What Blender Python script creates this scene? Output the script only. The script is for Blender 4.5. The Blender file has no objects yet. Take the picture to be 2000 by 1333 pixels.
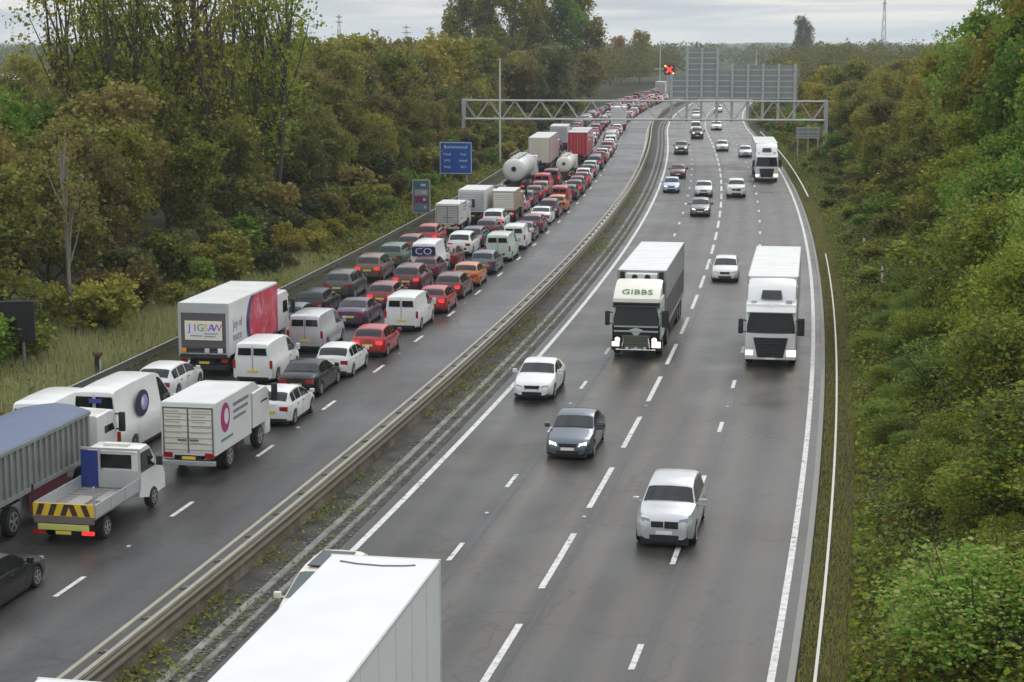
import bpy, bmesh, math, random
import numpy as np
from mathutils import Vector, Matrix
PI = math.pi
R = math.radians
S = bpy.context.scene
COL = S.collection
rnd = random.Random(11)

# ------------------------------------------------------------------ road geometry
CAM_H = 16.077
def f(Y):
    """centre reference of the gently curving motorway: X as a function of distance Y"""
    t = Y / 100.0
    if Y <= 300:
        return 23.8265 * t - 4.32 * t * t + .3658 * t ** 3
    b = 23.8265 * 3 - 4.32 * 9 + .3658 * 27
    d = Y - 300
    k = 3.4e-4
    if d < 130:
        return b + .0778 * d + k * d * d
    return b + .0778 * 130 + k * 16900 + (.0778 + 2 * k * 130) * (d - 130)
def df(Y):
    return (f(Y + .5) - f(Y - .5))
def rp(Y, o, z=0.0):
    return Vector((f(Y) + o, Y, z))
def head(Y):
    return -math.atan(df(Y))
def smooth(a, b, x):
    t = max(0.0, min(1.0, (x - a) / (b - a)))
    return t * t * (3 - 2 * t)
def zt(Y, o):
    """terrain height"""
    z = -.06 - max(0.0, Y - 680) * .0058
    if o < -36.3:
        z += min(1.3, (-36.3 - o) * .11) * (1 - smooth(330, 500, Y))
    elif o > -1.6:
        u = o + 1.6
        h = 7.0 * (1 - math.exp(-u * .055 * (1 + u * .03)))
        h += .25 * math.sin(Y * .21 + o * .7) * min(1, u * .3) + .18 * math.sin(Y * .47 - o * 1.3) * min(1, u * .3)
        z += h * (1 - .75 * smooth(200, 420, Y))
    return z

# ------------------------------------------------------------------ objects
def tag(o, label=None, cat=None, group=None, kind=None):
    if label:
        o['label'] = label
        if len(label.split()) > 16: print('LONG', label)
    if cat: o['category'] = cat
    if group: o['group'] = group
    if kind: o['kind'] = kind
    return o
def empty(name, loc=(0, 0, 0), rz=0.0):
    o = bpy.data.objects.new(name, None)
    COL.objects.link(o)
    o.empty_display_size = .3
    o.location = loc
    o.rotation_euler = (0, 0, rz)
    return o
def link(name, me, parent=None, loc=None, rot=None, mats=None):
    o = bpy.data.objects.new(name, me)
    COL.objects.link(o)
    if parent: o.parent = parent
    if loc is not None: o.location = loc
    if rot is not None: o.rotation_euler = rot
    if mats:
        for i, m in enumerate(mats):
            if i < len(o.material_slots):
                o.material_slots[i].link = 'OBJECT'
                o.material_slots[i].material = m
    return o
def kids(o):
    return KID.get(o.name, [])
class MB:
    """collects shapes of one part and links them as ONE mesh object"""
    def __init__(s):
        s.v = []; s.f = []; s.m = []; s.uv = None
    def add(s, vs, fs, mi=0, M=None):
        n = len(s.v)
        for p in vs:
            p = Vector(p)
            if M is not None: p = M @ p
            s.v.append((p.x, p.y, p.z))
        for q in fs:
            s.f.append(tuple(i + n for i in q)); s.m.append(mi)
    def box(s, x0, x1, y0, y1, z0, z1, mi=0, M=None, ch=0.0):
        if ch > 0:
            bm = bmesh.new()
            bmesh.ops.create_cube(bm, size=1)
            for v in bm.verts:
                v.co = Vector((x0 + (v.co.x + .5) * (x1 - x0), y0 + (v.co.y + .5) * (y1 - y0), z0 + (v.co.z + .5) * (z1 - z0)))
            bmesh.ops.bevel(bm, geom=bm.edges[:], offset=ch, segments=2, affect='EDGES', profile=.6)
            bm.verts.index_update()
            s.add([v.co.copy() for v in bm.verts], [[v.index for v in q.verts] for q in bm.faces], mi, M)
            bm.free(); return
        vs = [(x0, y0, z0), (x1, y0, z0), (x1, y1, z0), (x0, y1, z0), (x0, y0, z1), (x1, y0, z1), (x1, y1, z1), (x0, y1, z1)]
        s.add(vs, [(0, 3, 2, 1), (4, 5, 6, 7), (0, 1, 5, 4), (1, 2, 6, 5), (2, 3, 7, 6), (3, 0, 4, 7)], mi, M)
    def prism(s, pts, d0, d1, axis='x', mi=0):
        """polygon pts in the plane across the axis, extruded from d0 to d1"""
        n = len(pts)
        def mk(p, d):
            if axis == 'x': return (d, p[0], p[1])
            if axis == 'y': return (p[0], d, p[1])
            return (p[0], p[1], d)
        vs = [mk(p, d0) for p in pts] + [mk(p, d1) for p in pts]
        fs = [tuple(range(n - 1, -1, -1)), tuple(range(n, 2 * n))]
        for i in range(n):
            j = (i + 1) % n
            fs.append((i, j, n + j, n + i))
        s.add(vs, fs, mi)
    def tube(s, a, b, r0, r1=None, n=8, mi=0, cap=True):
        a = Vector(a); b = Vector(b)
        if r1 is None: r1 = r0
        d = (b - a)
        if d.length < 1e-6: return
        d.normalize()
        u = d.cross(Vector((0, 0, 1)))
        if u.length < 1e-3: u = Vector((1, 0, 0))
        u.normalize(); w = d.cross(u)
        vs = []
        for c, r in ((a, r0), (b, r1)):
            for k in range(n):
                q = 2 * PI * k / n
                vs.append(c + u * (math.cos(q) * r) + w * (math.sin(q) * r))
        fs = [(k, (k + 1) % n, n + (k + 1) % n, n + k) for k in range(n)]
        if cap: fs += [tuple(range(n - 1, -1, -1)), tuple(range(n, 2 * n))]
        s.add(vs, fs, mi)
    def lathe(s, prof, n=18, axis='x', c=(0, 0, 0), mi=0):
        """prof: list of (along axis, radius)"""
        vs = []; fs = []
        for (a, r) in prof:
            for k in range(n):
                q = 2 * PI * k / n
                if axis == 'x': p = (c[0] + a, c[1] + math.cos(q) * r, c[2] + math.sin(q) * r)
                elif axis == 'y': p = (c[0] + math.cos(q) * r, c[1] + a, c[2] + math.sin(q) * r)
                else: p = (c[0] + math.cos(q) * r, c[1] + math.sin(q) * r, c[2] + a)
                vs.append(p)
        for i in range(len(prof) - 1):
            for k in range(n):
                fs.append((i * n + k, i * n + (k + 1) % n, (i + 1) * n + (k + 1) % n, (i + 1) * n + k))
        fs.append(tuple(range(n - 1, -1, -1)))
        m = (len(prof) - 1) * n
        fs.append(tuple(range(m, m + n)))
        s.add(vs, fs, mi)
    def grid(s, rows, mi=0, close=False):
        """rows: list of equally long point lists"""
        n = len(rows[0]); vs = [p for r in rows for p in r]; fs = []
        for i in range(len(rows) - 1):
            for k in range(n - (0 if close else 1)):
                fs.append((i * n + k, i * n + (k + 1) % n, (i + 1) * n + (k + 1) % n, (i + 1) * n + k))
        s.add(vs, fs, mi)
    def mesh(s, name, mats, smooth_angle=None):
        me = bpy.data.meshes.new(name)
        me.from_pydata(s.v, [], s.f)
        if not isinstance(mats, (list, tuple)): mats = [mats]
        for m in mats: me.materials.append(m)
        if len(mats) > 1: me.polygons.foreach_set('material_index', s.m)
        bm = bmesh.new(); bm.from_mesh(me)
        bmesh.ops.recalc_face_normals(bm, faces=bm.faces[:])
        bm.to_mesh(me); bm.free()
        if smooth_angle:
            me.polygons.foreach_set('use_smooth', [True] * len(me.polygons))
            me.set_sharp_from_angle(angle=R(smooth_angle))
        me.update()
        return me
    def build(s, name, mats, parent=None, smooth_angle=None, loc=None, rot=None):
        return link(name, s.mesh(name, mats, smooth_angle), parent, loc, rot)

# ------------------------------------------------------------------ materials
def nt(m):
    m.use_nodes = True
    return m.node_tree.nodes, m.node_tree.links
MC = {}
def mat(name, col, rough=.5, metal=0.0, noise=.12, scale=3.0, coat=0.0, emis=None, es=0.0, spec=.5, trans=0.0):
    if name in MC: return MC[name]
    m = bpy.data.materials.new(name)
    N, L = nt(m)
    b = N['Principled BSDF']
    tc = N.new('ShaderNodeTexCoord')
    nz = N.new('ShaderNodeTexNoise'); nz.inputs['Scale'].default_value = scale; nz.inputs['Detail'].default_value = 5
    L.new(tc.outputs['Object'], nz.inputs['Vector'])
    mx = N.new('ShaderNodeMix'); mx.data_type = 'RGBA'
    c = Vector(col[:3])
    mx.inputs['A'].default_value = (*(c * (1 - noise)), 1)
    mx.inputs['B'].default_value = (*[min(.95, x) for x in (c * (1 + noise))], 1)
    L.new(nz.outputs['Fac'], mx.inputs['Factor'])
    L.new(mx.outputs['Result'], b.inputs['Base Color'])
    mr = N.new('ShaderNodeMapRange')
    mr.inputs['From Min'].default_value = .3; mr.inputs['From Max'].default_value = .7
    mr.inputs['To Min'].default_value = max(0.02, rough * .85); mr.inputs['To Max'].default_value = min(1, rough * 1.15)
    L.new(nz.outputs['Fac'], mr.inputs['Value']); L.new(mr.outputs['Result'], b.inputs['Roughness'])
    b.inputs['Metallic'].default_value = metal
    b.inputs['Coat Weight'].default_value = coat
    b.inputs['Coat Roughness'].default_value = .08
    b.inputs['Specular IOR Level'].default_value = spec
    if emis:
        b.inputs['Emission Color'].default_value = (*emis, 1); b.inputs['Emission Strength'].default_value = es
    MC[name] = m
    return m
def paint(name, col, metal=0.0, rough=.42):
    return mat('paint_' + name, col, rough=rough, metal=metal, noise=.11, scale=1.8, coat=.4)
PAINT = {
    'white': paint('white', (.66, .66, .64)), 'cream': paint('cream', (.70, .67, .58)),
    'silver': paint('silver', (.50, .51, .52), .4, .34), 'grey': paint('grey', (.16, .165, .17), .35),
    'dark grey': paint('dark_grey', (.055, .057, .06), .3), 'black': mat('paint_black', (.009, .009, .010), rough=.3, noise=.1, spec=.4),
    'dark blue': paint('dark_blue', (.030, .045, .085), .2), 'blue': paint('blue', (.03, .08, .28)),
    'red': paint('red', (.36, .016, .022)), 'dark red': paint('dark_red', (.17, .014, .022)),
    'orange': paint('orange', (.52, .15, .03)), 'purple': paint('purple', (.060, .035, .075)),
    'pale green': paint('pale_green', (.45, .52, .44)), 'green': paint('green', (.035, .10, .06)),
    'yellow': paint('yellow', (.62, .46, .05)), 'beige': paint('beige', (.40, .35, .26)),
    'brown': paint('brown', (.12, .06, .035)), 'pale blue': paint('pale_blue', (.36, .45, .58)),
    'maroon': paint('maroon', (.10, .015, .03)), 'pink': paint('pink', (.60, .28, .34)),
    'slate': paint('slate', (.085, .105, .135), .5, .36),
}
M_GLASS = mat('tinted_glass', (.012, .015, .016), rough=.06, noise=.2, scale=2, spec=.42)
M_GLASS2 = mat('green_tinted_glass', (.05, .085, .075), rough=.07, noise=.2, scale=2, spec=.8)
M_TYRE = mat('tyre_rubber', (.018, .018, .018), rough=.85, noise=.25)
M_RIM = mat('alloy_rim', (.42, .42, .43), rough=.35, metal=.8)
M_STEELRIM = mat('steel_rim', (.30, .30, .29), rough=.55, metal=.3)
M_BLACK = mat('black_plastic', (.018, .018, .019), rough=.6)
M_CHASSIS = mat('chassis_black', (.025, .024, .023), rough=.75, noise=.3)
M_TRIM = mat('grey_trim', (.13, .13, .13), rough=.6)
M_CHROME = mat('chrome', (.6, .6, .6), rough=.18, metal=1)
M_HEAD = mat('headlamp_lens', (.46, .50, .54), rough=.08, coat=.6)
M_HEADON = mat('headlamp_lit', (.9, .86, .75), rough=.1, emis=(1, .84, .60), es=2.2)
M_TAIL = mat('tail_lamp', (.35, .012, .012), rough=.15, coat=.5)
M_BRAKE = mat('brake_lamp_lit', (.6, .02, .02), rough=.2, emis=(1, .05, .035), es=.8)
M_AMBER = mat('amber_lamp', (.8, .28, .03), rough=.2)
M_PLATEY = mat('rear_plate_yellow', (.72, .55, .08), rough=.4)
M_PLATEW = mat('front_plate_white', (.78, .78, .74), rough=.4)
M_INK = mat('black_lettering', (.02, .02, .025), rough=.5)
M_GREYINK = mat('grey_lettering', (.22, .22, .24), rough=.5)
M_GALV = mat('galvanised_steel', (.36, .355, .33), rough=.6, metal=.15, noise=.22, scale=1.2)
M_GALVD = mat('weathered_steel', (.17, .155, .125), rough=.7, noise=.35, scale=1.6)
M_CONC = mat('concrete', (.23, .22, .20), rough=.85, noise=.3, scale=1.3)
M_WHITEBODY = mat('white_grp', (.66, .66, .64), rough=.45, noise=.12, scale=.9, coat=.15)
M_GREYSIDE = mat('grey_curtain', (.30, .31, .30), rough=.5, noise=.12, scale=.9)

# ------------------------------------------------------------------ text
def text(name, s, size, m, parent, loc, rot, ax='CENTER', sx=1.0, depth=.004):
    cu = bpy.data.curves.new(name, 'FONT')
    cu.body = s; cu.size = size; cu.align_x = ax; cu.align_y = 'CENTER'; cu.extrude = depth
    cu.resolution_u = 2
    t = bpy.data.objects.new(name + '_tmp', cu)
    COL.objects.link(t)
    dg = bpy.context.evaluated_depsgraph_get()
    me = bpy.data.meshes.new_from_object(t.evaluated_get(dg))
    bpy.data.objects.remove(t); bpy.data.curves.remove(cu)
    me.name = name
    me.materials.clear(); me.materials.append(m)
    o = link(name, me, parent, loc, rot)
    o.scale = (sx, 1, 1)
    return o
ROT_BACK = (PI / 2, 0, 0)            # readable from behind a vehicle (looking along +Y)
ROT_FRONT = (PI / 2, 0, PI)          # readable from in front
ROT_RIGHT = (PI / 2, 0, PI / 2)      # readable from the right flank
# ------------------------------------------------------------------ cars and vans
def lerp_tab(tab, t):
    if t <= tab[0][0]: return tab[0][1]
    for (a, va), (b, vb) in zip(tab, tab[1:]):
        if t <= b: return va + (vb - va) * (t - a) / (b - a)
    return tab[-1][1]
CARS = {
  # top: height along the car, rear 0 -> front 1; belt: height of the window sill
  'hatchback': dict(L=4.05, W=1.78, H=1.48, rw=.31, wb=(.19, .815), gc=.17,
    top=[(0, .60), (.012, .96), (.035, 1.05), (.10, 1.33), (.16, 1.43), (.25, 1.47), (.40, 1.48), (.50, 1.45), (.57, 1.39), (.745, 1.00), (.80, .94), (.92, .83), (.97, .74), (.992, .63), (1, .50)],
    belt=[(0, .90), (.1, .96), (.5, .94), (.745, .93), (1, .60)], ws=(.575, .735), rs=(.045, .135), sw=[(.13, .245), (.265, .44), (.46, .70)]),
  'saloon': dict(L=4.75, W=1.85, H=1.44, rw=.32, wb=(.20, .80), gc=.15,
    top=[(0, .62), (.01, .90), (.03, .98), (.12, 1.04), (.155, 1.07), (.27, 1.36), (.34, 1.43), (.45, 1.44), (.52, 1.40), (.56, 1.35), (.70, .99), (.76, .94), (.92, .80), (.97, .72), (.992, .60), (1, .48)],
    belt=[(0, .88), (.2, .95), (.5, .93), (.70, .92), (1, .58)], ws=(.565, .69), rs=(.165, .27), sw=[(.235, .42), (.44, .655)]),
  'estate': dict(L=4.65, W=1.82, H=1.47, rw=.32, wb=(.20, .81), gc=.15,
    top=[(0, .62), (.012, .95), (.03, 1.03), (.09, 1.34), (.13, 1.42), (.25, 1.47), (.42, 1.48), (.52, 1.44), (.57, 1.38), (.72, .99), (.78, .94), (.92, .82), (.97, .73), (.992, .62), (1, .5)],
    belt=[(0, .92), (.5, .94), (.72, .92), (1, .6)], ws=(.575, .71), rs=(.04, .115), sw=[(.11, .24), (.26, .43), (.45, .675)]),
  'suv': dict(L=4.72, W=1.93, H=1.70, rw=.37, wb=(.19, .815), gc=.22,
    top=[(0, .72), (.012, 1.08), (.03, 1.18), (.09, 1.55), (.13, 1.63), (.25, 1.69), (.42, 1.71), (.545, 1.69), (.60, 1.61), (.715, 1.21), (.77, 1.17), (.94, 1.09), (.98, 1.00), (.995, .86), (1, .60)],
    belt=[(0, 1.05), (.5, 1.08), (.72, 1.08), (1, .75)], ws=(.605, .708), rs=(.04, .11), sw=[(.11, .24), (.26, .43), (.45, .68)]),
  'mpv': dict(L=4.5, W=1.83, H=1.66, rw=.32, wb=(.19, .80), gc=.17,
    top=[(0, .65), (.01, 1.02), (.025, 1.10), (.07, 1.50), (.12, 1.60), (.3, 1.66), (.45, 1.65), (.56, 1.57), (.79, 1.05), (.84, .98), (.94, .84), (.98, .72), (1, .5)],
    belt=[(0, .95), (.5, .98), (.78, .97), (1, .62)], ws=(.57, .775), rs=(.03, .09), sw=[(.09, .24), (.26, .43), (.45, .74)]),
  'small van': dict(L=4.45, W=1.82, H=1.86, rw=.31, wb=(.19, .80), gc=.17,
    top=[(0, .55), (.006, 1.60), (.02, 1.78), (.05, 1.84), (.3, 1.87), (.5, 1.84), (.60, 1.76), (.77, 1.10), (.81, 1.02), (.93, .88), (.98, .74), (1, .5)],
    belt=[(0, 1.02), (.5, 1.02), (.77, 1.02), (1, .62)], ws=(.605, .76), rs=None, sw=[(.50, .735)]),
  'mid van': dict(L=5.0, W=1.92, H=1.98, rw=.33, wb=(.19, .81), gc=.18,
    top=[(0, .58), (.005, 1.76), (.016, 1.91), (.05, 1.97), (.3, 2.0), (.54, 1.97), (.63, 1.90), (.80, 1.22), (.84, 1.13), (.94, .97), (.985, .80), (1, .52)],
    belt=[(0, 1.08), (.5, 1.08), (.80, 1.08), (1, .66)], ws=(.645, .79), rs=None, sw=[(.57, .77)]),
  'large van': dict(L=6.7, W=2.06, H=2.74, rw=.36, wb=(.22, .84), gc=.2,
    top=[(0, .6), (.004, 2.45), (.013, 2.64), (.04, 2.72), (.3, 2.76), (.60, 2.74), (.70, 2.60), (.86, 1.45), (.885, 1.33), (.96, 1.12), (.988, .92), (1, .55)],
    belt=[(0, 1.3), (.5, 1.3), (.86, 1.3), (1, .75)], ws=(.72, .85), rs=None, sw=[(.66, .83)]),
  'van': dict(L=5.3, W=1.98, H=2.30, rw=.34, wb=(.19, .815), gc=.2,
    top=[(0, .6), (.005, 2.05), (.016, 2.22), (.05, 2.30), (.3, 2.34), (.56, 2.32), (.66, 2.24), (.83, 1.33), (.86, 1.25), (.95, 1.08), (.985, .90), (1, .55)],
    belt=[(0, 1.2), (.5, 1.2), (.83, 1.2), (1, .72)], ws=(.675, .82), rs=None, sw=[(.60, .80)]),
}
CM = {}
def car_meshes(kind):
    if kind in CM: return CM[kind]
    d = CARS[kind]
    L, W = d['L'], d['W']
    hw = W / 2; rw = d['rw']; ra = rw + .055
    van = 'van' in kind
    def top(t): return lerp_tab(d['top'], t)
    def belt(t): return min(lerp_tab(d['belt'], t), top(t) - .012)
    def wbelt(t):
        e = min(t, 1 - t)
        k = 1 - .16 * (1 - smooth(0, .10, e)) - (.05 * (1 - smooth(0, .03, e)))
        if van and t < .5: k = 1 - .03 * (1 - smooth(0, .02, t))
        if t > .75: k -= .05 * smooth(.75, 1, t)
        return hw * k
    def wtop(t):
        h = max(0, top(t) - belt(t))
        return wbelt(t) - .055 - h * (.16 if van else .33)
    def zb(t):
        e = min(t, 1 - t)
        return d['gc'] + .10 * (1 - smooth(0, .08, e))
    ts = set(x for x, _ in d['top'])
    for w in d['wb']:
        for q in (-1, -.85, -.55, -.2, .2, .55, .85, 1):
            ts.add(w + q * ra / L)
        ts.add(w - (ra + .03) / L); ts.add(w + (ra + .03) / L)
    ts |= {.3, .38, .62, .66, .7}
    ts = sorted(ts)
    ts = [t for i, t in enumerate(ts) if i == 0 or t - ts[i - 1] > .0035]
    ts[-1] = 1.0
    def ring(t):
        y = -L / 2 + t * L
        b = zb(t); be = belt(t); w = wbelt(t); tp = top(t); wt = wtop(t)
        low = b
        for wc in d['wb']:
            dy = y - (-L / 2 + wc * L)
            if abs(dy) < ra: low = max(low, rw + math.sqrt(ra * ra - dy * dy) * .98)
        z2 = max(b + .07, low); z3 = max(b + .42 * (be - b), low + .03); z4 = max(be - .05, low + .06)
        half = [(0, b), (w * .80, low), (w * .965, z2), (w, z3), (w * .985, min(z4, be - .005) if z4 < be else z4), (w * .945, max(be, z4 + .004)), (wt, max(tp - .045, be + .005)), (wt * .78, tp + .0), (0, tp + .018)]
        return [(x, y, z) for x, z in half] + [(-x, y, z) for x, z in half[-2:0:-1]]
    mb = MB()
    rows = [ring(t) for t in ts]
    mb.grid(rows, 0, True)
    n = len(rows[0])
    mb.add(rows[0], [tuple(range(n))]); mb.add(rows[-1], [tuple(range(n))])
    out = {'d': d}
    me = bpy.data.meshes.new('b'); me.from_pydata(mb.v, [], mb.f)
    bm = bmesh.new(); bm.from_mesh(me)
    bmesh.ops.remove_doubles(bm, verts=bm.verts[:], dist=.001)
    bmesh.ops.recalc_face_normals(bm, faces=bm.faces[:])
    bm.to_mesh(me); bm.free()
    me.polygons.foreach_set('use_smooth', [True] * len(me.polygons)); me.set_sharp_from_angle(angle=R(38))
    me.materials.append(PAINT['white'])
    out['body'] = me
    # glass
    def patch(t0, t1, fx, off):
        g = MB(); rws = []
        k = 5
        for i in range(k + 1):
            t = t0 + (t1 - t0) * i / k
            y = -L / 2 + t * L; wt = wtop(t); tp = top(t)
            xs = [-wt * fx, -wt * .78 * fx, 0, wt * .78 * fx, wt * fx]
            zs = [tp - .034, tp, tp + .018, tp, tp - .034]
            rws.append([(x, y + off[0], z + off[1]) for x, z in zip(xs, zs)])
        g.grid(rws)
        return g
    out['windscreen'] = patch(d['ws'][0], d['ws'][1], .95, (.012, .012)).mesh('windscreen', M_GLASS, 40)
    if d['rs']:
        out['rear_window'] = patch(d['rs'][0], d['rs'][1], .93, (-.014, .010)).mesh('rear_window', M_GLASS, 40)
    else:
        g = MB(); zt_ = d['H'] - .24; zl = zt_ - (.34 if kind in ('small van', 'mid van') else .46)
        for sx in (-1, 1):
            a, b = .06, hw - .26
            g.add([(sx * a, -L / 2 - .008, zl), (sx * b, -L / 2 - .008, zl), (sx * (b - .04), -L / 2 - .002, zt_), (sx * a, -L / 2 - .002, zt_)], [(0, 1, 2, 3)])
            g.add([(sx * .012, -L / 2 - .006, .62), (sx * .022, -L / 2 - .006, .62), (sx * .022, -L / 2 - .004, zt_ + .1), (sx * .012, -L / 2 - .004, zt_ + .1)], [(0, 1, 2, 3)])
        out['rear_window'] = g.mesh('rear_window', M_GLASS)
    for sx in (-1, 1):
        g = MB()
        for a, b in d['sw']:
            rws = []
            for i in range(6):
                t = a + (b - a) * i / 5; y = -L / 2 + t * L
                be = belt(t); w5 = wbelt(t) * .945; wt = wtop(t); tp = top(t) - .045
                r_ = []
                for q in (.10, .5, .90):
                    r_.append((sx * (w5 + (wt - w5) * q + .010), y, be + (tp - be) * q))
                rws.append(r_)
            g.grid(rws)
        out['side%d' % sx] = g.mesh('side_window', M_GLASS)
    for sx in (-1, 1):
        g = MB()
        cuts = [d['sw'][-1][0] - .010, d['sw'][-1][1] - .01] + ([d['sw'][1][0] - .012] if len(d['sw']) > 2 else [])
        def sidepts(t):
            y = -L / 2 + t * L; be = belt(t); b_ = zb(t); w_ = wbelt(t)
            return [(sx * (w_ * .968 + .006), y, b_ + .09), (sx * (w_ + .005), y, b_ + .42 * (be - b_)), (sx * (w_ * .985 + .006), y, be - .05)]
        for t in cuts:
            if any(abs(t - wc) < (ra + .02) / L for wc in d['wb']): continue
            p0 = sidepts(t); p1 = sidepts(t + .004)
            g.grid([p0, p1])
        t0, t1 = cuts[0], cuts[1]
        for t in (t0 + .02,) + ((cuts[2] + .02,) if len(cuts) > 2 else ()):
            p = sidepts(t); z = p[2][2] - .07; x = p[2][0]
            g.box(x - .01 * sx, x + .02 * sx, p[0][1], p[0][1] + .16, z - .018, z + .018)
        out['door%d' % sx] = g.mesh('door_seams', M_BLACK)
    # lamps, grille, plates, mirrors, bumper trims
    tz = belt(.02) - .10 if not van else .95
    zf = lerp_tab(d['top'], .965)
    g = MB()
    wf = wbelt(.985)
    for sx, nm in ((-1, 'head-1'), (1, 'head1')):
        g = MB()
        y0, y1 = L / 2 - .30, L / 2 - .035
        x0, x1 = wf * .58, wf * 1.01
        pts = [(x0, zf - .17), (x1 - .02, zf - .15), (x1, zf - .02), (x0 + .05, zf - .06)]
        vs = [(sx * x, y1 + (.02 if i in (0, 3) else -.06), z) for i, (x, z) in enumerate(pts)] + [(sx * x, y0 + (.06 if i in (0, 3) else -.08), z + .012) for i, (x, z) in enumerate(pts)]
        g.add(vs, [(0, 1, 2, 3), (7, 6, 5, 4), (0, 4, 5, 1), (1, 5, 6, 2), (2, 6, 7, 3), (3, 7, 4, 0)])
        out[nm] = g.mesh('headlight', M_HEAD, 40)
        g = MB()
        if van:
            g.box(sx * (hw - .135), sx * (hw - .012), -L / 2 - .012, -L / 2 + .08, tz - .16, tz + .22, ch=.008)
        else:
            x1 = wbelt(.02) * 1.0
            g.box(sx * (x1 - .33), sx * (x1 + .012), -L / 2 + .012, -L / 2 + .16, tz - .14, tz + .06, ch=.012)
        out[nm.replace('head', 'tail')] = g.mesh('tail_light', M_TAIL)
        g = MB()
        tm = d['ws'][1] - .035; ym = -L / 2 + tm * L; xm = wbelt(tm); zm = belt(tm) + (.12 if not van else .16)
        hh = .085 if not van else .15
        g.box(sx * (xm + .02), sx * (xm + .22), ym - .06, ym + .07, zm - hh, zm + hh, ch=.03)
        g.box(sx * (xm - .08), sx * (xm + .04), ym - .02, ym + .03, zm - hh * .8, zm - hh * .4)
        out[nm.replace('head', 'mirror')] = g.mesh('wing_mirror', PAINT['white'], 40)
    g = MB(); gz = zf - (.13 if kind != 'suv' else .23)
    gw = wf * .50; gh = .10 if kind != 'suv' else .085
    yf = L / 2
    if kind == 'suv':
        for sx in (-1, 1):
            g.box(sx * .03, sx * .42, yf - .10, yf + .014, gz - gh - .02, gz + gh, ch=.02)
    else:
        g.prism([(-gw, gz + gh * .7), (-gw * .8, gz - gh), (gw * .8, gz - gh), (gw, gz + gh * .7)], yf - .12, yf + .012, 'y')
    g.box(-wf * .62, wf * .62, yf - .10, yf + .006, d['gc'] + (.10 if kind != 'suv' else .02), d['gc'] + .24)
    if kind == 'suv':
        for sx in (-1, 1): g.box(sx * wf * .70, sx * wf * .96, yf - .16, yf - .035, d['gc'] + .16, d['gc'] + .40, ch=.02)
    out['grille'] = g.mesh('grille', M_BLACK)
    g = MB(); g.box(-.26, .26, yf - .02, yf + .022, d['gc'] + .26, d['gc'] + .37); out['plate_f'] = g.mesh('number_plate', M_PLATEW)
    zp = tz - .16 if not van else .66
    g = MB(); g.box(-.26, .26, -L / 2 - .02, -L / 2 + .05, zp - .055, zp + .055); out['plate_r'] = g.mesh('number_plate', M_PLATEY)
    g = MB(); g.box(-hw * .80, hw * .80, -L / 2 - .006, -L / 2 + .05, d['gc'] + .10, d['gc'] + .20); out['valance'] = g.mesh('rear_bumper_trim', M_BLACK)
    g = MB(); g.box(-hw * .78, hw * .78, -L * .455, L * .465, .10, d['gc'] + .16, ch=.02)  # added block filling the gap to darken the ground beneath the car
    for sx in (-1, 1): g.box(sx * hw * .55, sx * hw * .93, -L / 2 + (d['wb'][0] * L) + rw + .10, -L / 2 + d['wb'][1] * L - rw - .10, .13, d['gc'] + .10)
    out['under'] = g.mesh('underbody_shade_block', M_CHASSIS)
    if d['rs']:
        pass
    out['wheel'], out['rim'] = wheel_mesh(rw, .21, M_RIM)
    CM[kind] = out
    return out
WM = {}
def wheel_mesh(r, w, rimm, dual=False):
    key = (round(r, 3), w, rimm.name)
    if key in WM: return WM[key]
    a = MB()
    a.lathe([(-w / 2, r * .64), (-w / 2, r * .9), (-w / 2 + .03, r * .985), (0, r), (w / 2 - .03, r * .985), (w / 2, r * .9), (w / 2, r * .64)], 20, 'x')
    b = MB()
    b.lathe([(w / 2 - .05, r * .65), (w / 2 + .006, r * .65), (w / 2 + .006, r * .58), (w / 2 - .03, r * .54)], 20, 'x')
    for k in range(5):
        q = 2 * PI * k / 5
        M = Matrix.Rotation(q, 4, 'X')
        b.box(w / 2 - .03, w / 2 + .004, -r * .09, r * .09, 0, r * .60, M=M)
    b.lathe([(w / 2 - .03, r * .16), (w / 2 + .012, r * .16), (w / 2 + .014, r * .1)], 12, 'x')
    WM[key] = (a.mesh('wheel', M_TYRE, 40), b.mesh('rim', rimm, 40))
    return WM[key]
def put_wheel(parent, x, y, r, me, rim, det=True, out=None):
    sx = 1 if x > 0 else -1
    if out is not None: sx = out
    o = link('wheel', me, parent, (x, y, r), (0, 0, 0 if sx > 0 else PI))
    if det: link('rim', rim, o)
    return o
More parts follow.
